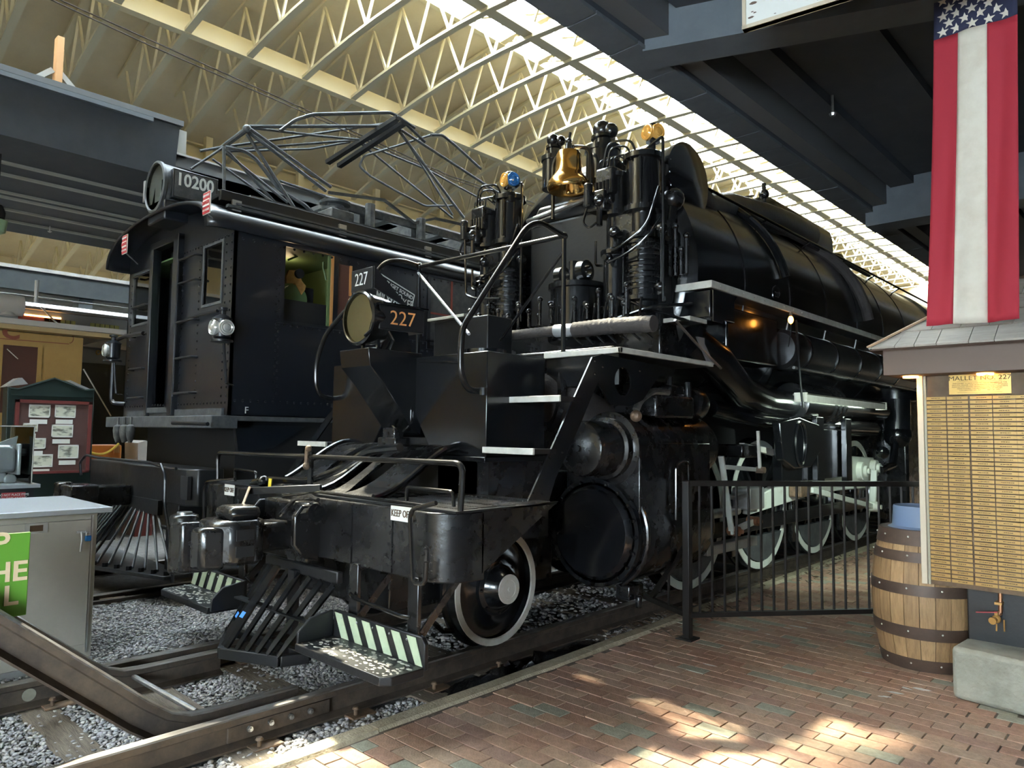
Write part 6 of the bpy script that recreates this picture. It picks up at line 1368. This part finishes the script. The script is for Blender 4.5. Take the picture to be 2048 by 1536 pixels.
# black plastic sheet lying beside the kerb
pb2 = MB(); nx, ny = 16, 40; v = []; f = []
for j in range(ny+1):
    for i in range(nx+1):
        y = 3.35 + 1.9*j/ny; x = -3.98 + .34*i/nx*(.75+.25*math.sin(j*.7)); e = math.sin(PI*i/nx)*math.sin(PI*j/ny)
        z = -.175 + .075*e*(.6+.4*math.sin(y*11)*math.cos(x*27+y*3)) + .02*e*math.sin(y*37+x*53) + .015*e*math.cos(x*90)
        v.append((x + .02*math.sin(j*1.3), y + .02*math.sin(i*1.1+j), z))
for j in range(ny):
    for i in range(nx): f.append((j*(nx+1)+i, j*(nx+1)+i+1, (j+1)*(nx+1)+i+1, (j+1)*(nx+1)+i))
o = pb2.add(v, f).build('plastic_sheet', 'plastic_black', None, smooth=.9); tag(o, 'crumpled black plastic sheet lying between the near rail and the kerb', 'plastic sheet')
o.modifiers.new('thick', 'SOLIDIFY').thickness = .003
# ------------------------------------------------------------------ fence, barrel, kiosk, flag
fn = thing('iron_fence', (-3.19, 5.58, FZ), 'black iron railing with square post beside the locomotive', 'fence')
F0 = Vector((-3.19,5.58,0)); F1 = Vector((-1.55,7.62,0)); fd = (F1-F0).normalized(); FT = 1.235
MB().box((F0.x-.032,F0.y-.032,FZ), (F0.x+.032,F0.y+.032,FT+.02)).build('post', 'fence_black', fn, bev=.004)
MB().box((F0.x-.075,F0.y-.075,FZ), (F0.x+.075,F0.y+.075,FZ+.014)).build('foot_plate', 'fence_black', fn)
MB().bar(F0+Vector((0,0,FT)), F1+Vector((0,0,FT)), .05, .045).build('top_rail', 'fence_black', fn)
MB().bar(F0+Vector((0,0,.12)), F1+Vector((0,0,.12)), .045, .04).build('bottom_rail', 'fence_black', fn)
b0 = None; L = (F1-F0).length; k = 1
while k*.112 < L:
    p = F0 + fd*k*.112
    if b0 is None: b0 = MB().box((-.0085,-.0085,.12), (.0085,.0085,FT)).build('baluster', 'fence_black', None); b0.parent = fn; OFF[b0.name] = OFF[fn.name]; b0.data.transform(Matrix.Translation((0,0,-FZ)))
    c = b0 if k == 1 else b0.copy()
    if k > 1: col.objects.link(c); c.parent = fn
    c.location = (p.x-F0.x, p.y-F0.y, 0); k += 1
G1 = P(1262,1195,z=.05); G1.z = 0; gd = (G1-F0).normalized()
MB().bar(F0+Vector((0,0,.12)), F0+gd*.75+Vector((0,0,.12)), .045, .04).build('bottom_rail', 'fence_black', fn); MB().bar(F0+Vector((0,0,.72)), F0+gd*.62+Vector((0,0,.12)), .03, .05).build('brace', 'fence_black', fn)
MB().bar(F0+gd*.3+Vector((0,0,.12)), F0+gd*.3+Vector((0,0,.42)), .018, .018, up=(0,1,0)).build('baluster', 'fence_black', fn)
# barrel with a blue plastic collar
BC = Vector((-1.57,6.37,FZ)); BH = 1.02
bl = thing('wooden_barrel', BC, 'oak barrel with dark hoops and blue plastic top ring', 'barrel')
def br_(h): t = h/BH; return .285 + .085*math.sin(PI*(.06+.88*t))
ns = 22
for k in range(ns):
    a0, a1 = 2*PI*k/ns + .006, 2*PI*(k+1)/ns - .006; v = []; f = []; nh = 10
    for j in range(nh+1):
        h = BH*j/nh; r = br_(h)
        for a in (a0, (a0+a1)/2, a1): v.append(BC + Vector((r*math.cos(a), r*math.sin(a), h)))
        for a in (a0, a1): v.append(BC + Vector(((r-.03)*math.cos(a), (r-.03)*math.sin(a), h)))
    for j in range(nh):
        o_, p_ = j*5, (j+1)*5
        f += [(o_,o_+1,p_+1,p_), (o_+1,o_+2,p_+2,p_+1), (o_+2,o_+4,p_+4,p_+2), (o_+3,o_,p_,p_+3), (o_+4,o_+3,p_+3,p_+4)]
    f += [(0,3,4,2,1), tuple(nh*5+i for i in (0,1,2,4,3))]
    MB().add(v, f).build('stave', random.choice(('oak','oak','oak_pale')), bl, smooth=.4)
for h0, h1 in ((.92,1.03), (.80,.875), (.56,.64), (.24,.33), (.0,.09)):
    hp_ = MB().lathe([(br_(h0)+.001,h0),(br_(h0)+.006,h0),(br_((h0+h1)/2)+.007,(h0+h1)/2),(br_(h1)+.006,h1),(br_(h1)+.001,h1)], BC, (0,0,1), 48).build('hoop', 'hoop_brown', bl)
    n_ = 12; MB().rivets([BC+Vector(((br_((h0+h1)/2)+.007)*math.cos(a), (br_((h0+h1)/2)+.007)*math.sin(a), (h0+h1)/2+.01)) for a in np.arange(.3,6.2,.62)], (.3,-1,0), .008).build('hoop_nail', 'rim_white', hp_, kind='stuff')
MB().lathe([(.0,BH-.04),(.27,BH-.04),(.27,BH-.03),(.0,BH-.03)], BC, (0,0,1), 32).build('head', 'coach_grey', bl)
MB().lathe([(.245,1.0),(.245,1.03),(.215,1.045),(.205,1.19),(.20,1.20),(.19,1.19),(.19,1.02)], BC, (0,0,1), 48, closed=True).build('collar', 'plastic_blue', bl, label='blue plastic top ring')
# kiosk
KY = 5.72
ks = thing('memorial_kiosk', (-.6, 6.1, FZ), 'brown memorial kiosk with shingled roof and panel of brass name plates', 'kiosk')
MB().prism([(-1.235,5.62,FZ),(.6,5.35,FZ),(.8,6.6,FZ),(-1.16,6.6,FZ)], (0,0,.34)).build('concrete_base', 'concrete', ks, bev=.03)
xa = P(1940,1300,y=KY+.25).x
MB().box((xa,KY+.2,FZ+.3), (.5,KY+.5,2.25)).build('post', 'satin_black', ks, bev=.01)
pxl, pzt, pzb = P(1840,900,y=KY).x, P(1860,752,y=KY).z, P(1842,1165,y=KY).z
MB().box((pxl,KY,pzb), (.45,KY+.08,pzt+.1)).build('panel', 'kiosk_backing', ks)
fr = MB().box((pxl-.004,KY-.03,pzb), (pxl+.035,KY+.085,pzt+.1)); fr.build('panel_frame', 'kiosk_frame', ks, bev=.004)
MB().box((pxl+.035,KY-.012,pzb), (pxl+.05,KY+.02,pzt+.1)).build('frame_bead', 'kiosk_frame', ks)
MB().box((pxl+.04,KY-.028,pzb), (.45,KY-.024,pzt+.1)).build('cover_glass', 'case_glass', ks)
# name plates
cols_ = [P(a, 800, y=KY).x for a in (1851,1894,1940,1986,2032,2078)]
r0, r1 = P(1872,797,y=KY).z, P(1872,1157,y=KY).z; nr_ = 43
pm_ = [mat('plate_brass_%d' % i, (.62,.41,.18), .38, .55) for i in range(1)]
p0_ = None
for ci, cx_ in enumerate(cols_):
    w_ = (P(1941,800,y=KY).x - P(1894,800,y=KY).x)*.90
    for r in range(nr_):
        z = r0 + (r1-r0)*r/(nr_-1)
        if p0_ is None:
            p0_ = MB().box((-.0,-.006,-.0105), (w_,0,.0105)).build('name_plate', 'plate_brass', None, smooth=0); p0_.parent = ks; o_ = p0_
            me = p0_.data; me.transform(Matrix.Translation((0,0,0)))
        else: o_ = p0_.copy(); col.objects.link(o_); o_.parent = ks
        o_.location = Vector((cx_, KY, z)) - OFF[ks.name]
ink = MB()
for ci, cx_ in enumerate(cols_):
    w_ = (P(1941,800,y=KY).x - P(1894,800,y=KY).x)*.90
    for r in range(nr_):
        z = r0 + (r1-r0)*r/(nr_-1); L = random.uniform(.35,.6)*w_; x = cx_ + w_/2 - L/2
        while x < cx_ + w_/2 + L/2:
            q = random.uniform(.004,.012); ink.box((x,KY-.0065,z-.0022), (x+q,KY-.006,z+.0022)); x += q + random.uniform(.0015,.004)
ink.build('engraving', 'plate_ink', ks, kind='stuff', smooth=0)
a, b = P(1898,748,y=KY), P(2024,789,y=KY)
a.z, b.z = P(1960,746,y=KY).z, P(1960,788,y=KY).z
pq = MB().box((a.x,KY-.014,b.z), (b.x,KY,a.z)).build('brass_plaque', 'plaque_brass', ks, label='brass plaque headed MALLET NO. 227')
cxp = (a.x+b.x)/2; ph_ = a.z-b.z
lettering('MALLET NO. 227', (cxp,KY-.0155,a.z-ph_*.24), (1,0,0), (0,0,1), ph_*.30, 'plate_ink', pq, ext=.0008, sx=1.15)
for i, t in enumerate(('THIS EXHIBIT IS DEDICATED TO THOSE MEMBERS OF THE', 'DULUTH, MISSABE AND IRON RANGE RAILWAY VETERANS', 'ASSOCIATION WHOSE GENEROUS CONTRIBUTIONS HAVE', 'MADE POSSIBLE THE RESTORATION OF MALLET', 'LOCOMOTIVE NO. 227           MAY 30, 1976')):
    lettering(t, (cxp,KY-.0155,a.z-ph_*(.48+.085*i)), (1,0,0), (0,0,1), ph_*.085, 'plate_ink', pq, ext=.0006)
MB().box((cxp-.13,KY-.0155,a.z-ph_*.40), (cxp-.01,KY-.014,a.z-ph_*.39)).box((cxp+.01,KY-.0155,a.z-ph_*.40), (cxp+.13,KY-.014,a.z-ph_*.39)).box((cxp-.13,KY-.0155,b.z+ph_*.07), (cxp+.13,KY-.014,b.z+ph_*.08)).build('rule', 'plate_ink', pq)
# eaves box, lamps, shingled hip roof
fz0, fz1 = P(1775,752,y=5.55).z, P(1760,706,y=5.50).z
xl = P(1766,730,y=5.50).x
MB().box((xl,5.50,fz0), (.9,6.6,fz1+.03)).build('eaves_box', 'kiosk_brown', ks, bev=.004)
for lx in (1818, 1968):
    q = P(lx,752,y=5.62); lm = MB().lathe([(.0,.012),(.045,.012),(.05,.0),(.05,.03)], (q.x,5.66,fz0-.012), (0,0,1), 16).build('lamp', 'lamp_glow', ks)
    ld = bpy.data.lights.new('kiosk_lamp', 'SPOT'); ld.energy = 3; ld.color = (1,.60,.25); ld.spot_size = 2.3; ld.spot_blend = .8; ld.shadow_soft_size = .03
    lo = bpy.data.objects.new('kiosk_lamp', ld); col.objects.link(lo); lo.parent = ks; lo.location = Vector((q.x,5.62,fz0-.03)) - OFF[ks.name]; lo.rotation_euler = (.25,0,0)
# flood lamp added out of view behind the kiosk, to brighten the running gear
fp_ = Vector((-1.16,6.66,2.0)); aim = (Vector((-3.9,10.4,.7)) - fp_).normalized()
fl2 = MB().lathe([(.05,-.12),(.07,-.1),(.095,.0),(.10,.01),(.09,.012)], fp_, aim, 20).build('added_flood', 'satin_black', ks)
MB().lathe([(.088,.004),(.0,.006)], fp_, aim, 20).build('added_flood_lens', 'tube_glow', fl2); MB().cyl(fp_-aim*.1, fp_-aim*.1+Vector((.03,-.03,.14)), .012, n=6).build('added_flood_bracket', 'satin_black', fl2)
ld = bpy.data.lights.new('added_flood_light', 'SPOT'); ld.energy = 260; ld.color = (.80,1,.88); ld.spot_size = 1.15; ld.spot_blend = .6; ld.shadow_soft_size = .06
lo = bpy.data.objects.new('added_flood_light', ld); col.objects.link(lo); lo.parent = ks; lo.location = fp_ + aim*.03 - OFF[ks.name]; lo.rotation_euler = aim.to_track_quat('-Z', 'Y').to_euler()
ez = fz1
def shingle(c0, c1, c2, c3, m_, t=.014):
    c0, c1, c2, c3 = (Vector(c) for c in (c0,c1,c2,c3)); n_ = (c1-c0).cross(c3-c0).normalized()
    if n_.z < 0: n_ = -n_
    v = [c0+n_*t, c1+n_*t, c2+n_*.004, c3+n_*.004, c0, c1, c2-n_*.004, c3-n_*.004]
    return MB().add(v, [(0,1,2,3),(7,6,5,4),(0,4,5,1),(1,5,6,2),(2,6,7,3),(3,7,4,0)]).build('shingle', m_, ks, smooth=0)
X0, Y0 = xl-.07, 5.42
slope = .72
def rp_(x, y): return Vector((x, y, ez + .02 + slope*min(y-Y0, x-X0)))
MB().add([rp_(X0,Y0)-Vector((0,0,.012)), rp_(1.0,Y0)-Vector((0,0,.012)), rp_(1.0,6.2)-Vector((0,0,.012)), rp_(X0+.78,6.2)-Vector((0,0,.012)), rp_(X0,6.8)-Vector((0,0,.012))], [(0,1,2,3),(0,3,4)]).build('roof_deck', 'kiosk_brown', ks)
for r in range(4):
    ya, yb = Y0 + r*.17, Y0 + (r+1)*.17 + .03
    x = X0 + (ya-Y0) + .02; k = 0
    while x < 1.0:
        w_ = random.uniform(.12,.19); shingle(rp_(x,ya), rp_(x+w_-.005,ya), Vector((max(x+w_-.005,X0+yb-Y0),yb,rp_(9,yb).z)), Vector((max(x,X0+yb-Y0),yb,rp_(9,yb).z)), 'shingle'); x += w_
    xa_, xb_ = X0 + r*.17, X0 + (r+1)*.17 + .03; y = Y0 + (xa_-X0) + .02
    while y < 6.7:
        w_ = random.uniform(.12,.19); shingle(rp_(xa_,y+w_-.005), rp_(xa_,y), Vector((xb_,max(y,Y0+xb_-X0),rp_(xb_,9).z)), Vector((xb_,max(y+w_-.005,Y0+xb_-X0),rp_(xb_,9).z)), 'shingle'); y += w_
MB().bar(rp_(X0,Y0)+Vector((0,0,.02)), rp_(X0+.75,Y0+.75)+Vector((0,0,.02)), .05, .012).build('hip_cap', 'shingle_warm', ks)
# tap on the kiosk post
q = P(1990,1210,y=KY+.18)
tp_ = thing('water_tap', (q.x, q.y, q.z-.3), 'brass water tap with red lever on the dark kiosk post', 'tap')
c0, c1, c2 = P(2001,1192,y=KY+.16), P(2001,1225,y=KY+.16), P(1993,1238,y=KY+.12)
MB().cyl(c0+Vector((0,0,.06)), c1, .013, n=10).cyl(c1, c1+Vector((-.02,0,-.02)), .016, n=10).build('pipe', 'copper', tp_)
MB().box((c0.x-.03,KY+.12,P(0+2000,1206,y=KY+.16).z-.008), (c0.x+.012,KY+.2,P(2000,1206,y=KY+.16).z+.008)).build('clamp', 'plate_brass', tp_)
MB().sphere(c2, .028, 12, 8).cyl(c2, c2+Vector((-.012,-.05,-.005)), .018, n=10).cyl(c2+Vector((-.012,-.05,-.005)), c2+Vector((-.014,-.06,-.006)), .024, n=12).cyl(c2+Vector((0,0,.02)), c2+Vector((0,0,.05)), .012, n=8).build('valve', 'plate_brass', tp_)
MB().bar(c2+Vector((.01,-.02,.05)), P(1952,1224,y=KY+.1), .014, .006).build('lever', 'sign_red', tp_)
MB().cyl(P(1993,1248,y=KY+.12), P(1993,1262,y=KY+.12), .005, n=6).cyl(P(2008,1240,y=KY+.14), P(2009,1263,y=KY+.14), .005, n=6).build('drip_wire', 'plate_brass', tp_)
# flag hanging above the kiosk roof
YFg = 5.30
fg = thing('flag', (P(1955,645,y=YFg).x, YFg, P(1955,645,y=YFg).z), 'large flag hanging with red and white stripes and starred blue field', 'flag')
def FP(u, v):        # u 0..1 across, v 0..1 down from above the frame
    xl_ = 1868 + (1852-1868)*v**2; xr_ = 2034 + (2040-2034)*v; pyv = -150 + (652+150)*v - 14*u*v
    p_ = P(xl_ + (xr_-xl_)*u, pyv, y=YFg)
    fold = .018*math.sin(u*9+v*2.2)*(.4+v) + .010*math.sin(u*23+v*5)*v + .03*v*v*math.sin(u*3.1)
    p_.y += fold; return p_
def cloth(u0, u1, v0, v1, name, m_, skew0=0.0, skew1=0.0, nu=10, nv=40):
    v = []; f = []
    for j in range(nv+1):
        for i in range(nu+1):
            u = u0 + (u1-u0)*i/nu; top = v0 - skew0*u; bot = v1 - skew1*u; v.append(FP(u, top + (bot-top)*j/nv))
    for j in range(nv):
        for i in range(nu): a_ = j*(nu+1)+i; f.append((a_, a_+1, a_+nu+2, a_+nu+1))
    o_ = MB().add(v, f).build(name, m_, fg, smooth=1.2); s_ = o_.modifiers.new('cloth', 'SOLIDIFY'); s_.thickness = .003; return o_
VB = (80+150)/(802.0); SK = 48/802.0
cloth(0, 1, 0, VB, 'blue_field', 'flag_blue', 0, SK, 14, 20)
cloth(0, .29, VB, 1, 'red_stripe', 'flag_red', SK, 0); cloth(.29, .635, VB, 1, 'white_stripe', 'flag_white', SK, 0); cloth(.635, 1, VB, 1, 'red_stripe', 'flag_red', SK, 0)
for i, (sx, sy) in enumerate([(1886,64),(1913,56),(1945,48),(1898,45),(1930,37),(1977,38),(1886,33),(1960,26),(1898,15),(1992,16),(1929,7),(2010,25),(1944,18),(1885,2),(1976,6),(1961,-3),(1913,26),(1912,-4)]):
    uu = (sx-1868)/166.0; vv = (sy+150+14*uu*.2)/802.0; c = FP(uu, vv); c.y -= .006
    r_ = .036; pts = []
    for k in range(10):
        t = PI/2 + 2*PI*k/10; rr = r_ if k % 2 == 0 else r_*.4; pts.append(Vector((c.x+rr*math.cos(t), c.y, c.z+rr*math.sin(t))))
    MB().prism(pts, (0,.004,0)).build('star', 'flag_white', fg)
MB().bar(FP(0,0)+Vector((-.1,.02,0)), FP(1,0)+Vector((.1,.02,0)), .03, .03).build('flag_rod', 'wood_warm', fg)
# small white tag of the next exhibit at the right edge
q = P(2040,370,y=7.0)
# ------------------------------------------------------------------ lettering becomes plain mesh
bpy.context.view_layer.update()
dg = bpy.context.evaluated_depsgraph_get()
for o in [o for o in scene.objects if o.type == 'FONT']:
    me = bpy.data.meshes.new_from_object(o.evaluated_get(dg)); nm = o.name
    n_ = bpy.data.objects.new('lettering', me); col.objects.link(n_); n_.parent = o.parent; n_.matrix_local = o.matrix_local.copy()
    cu = o.data; bpy.data.objects.remove(o); bpy.data.curves.remove(cu)
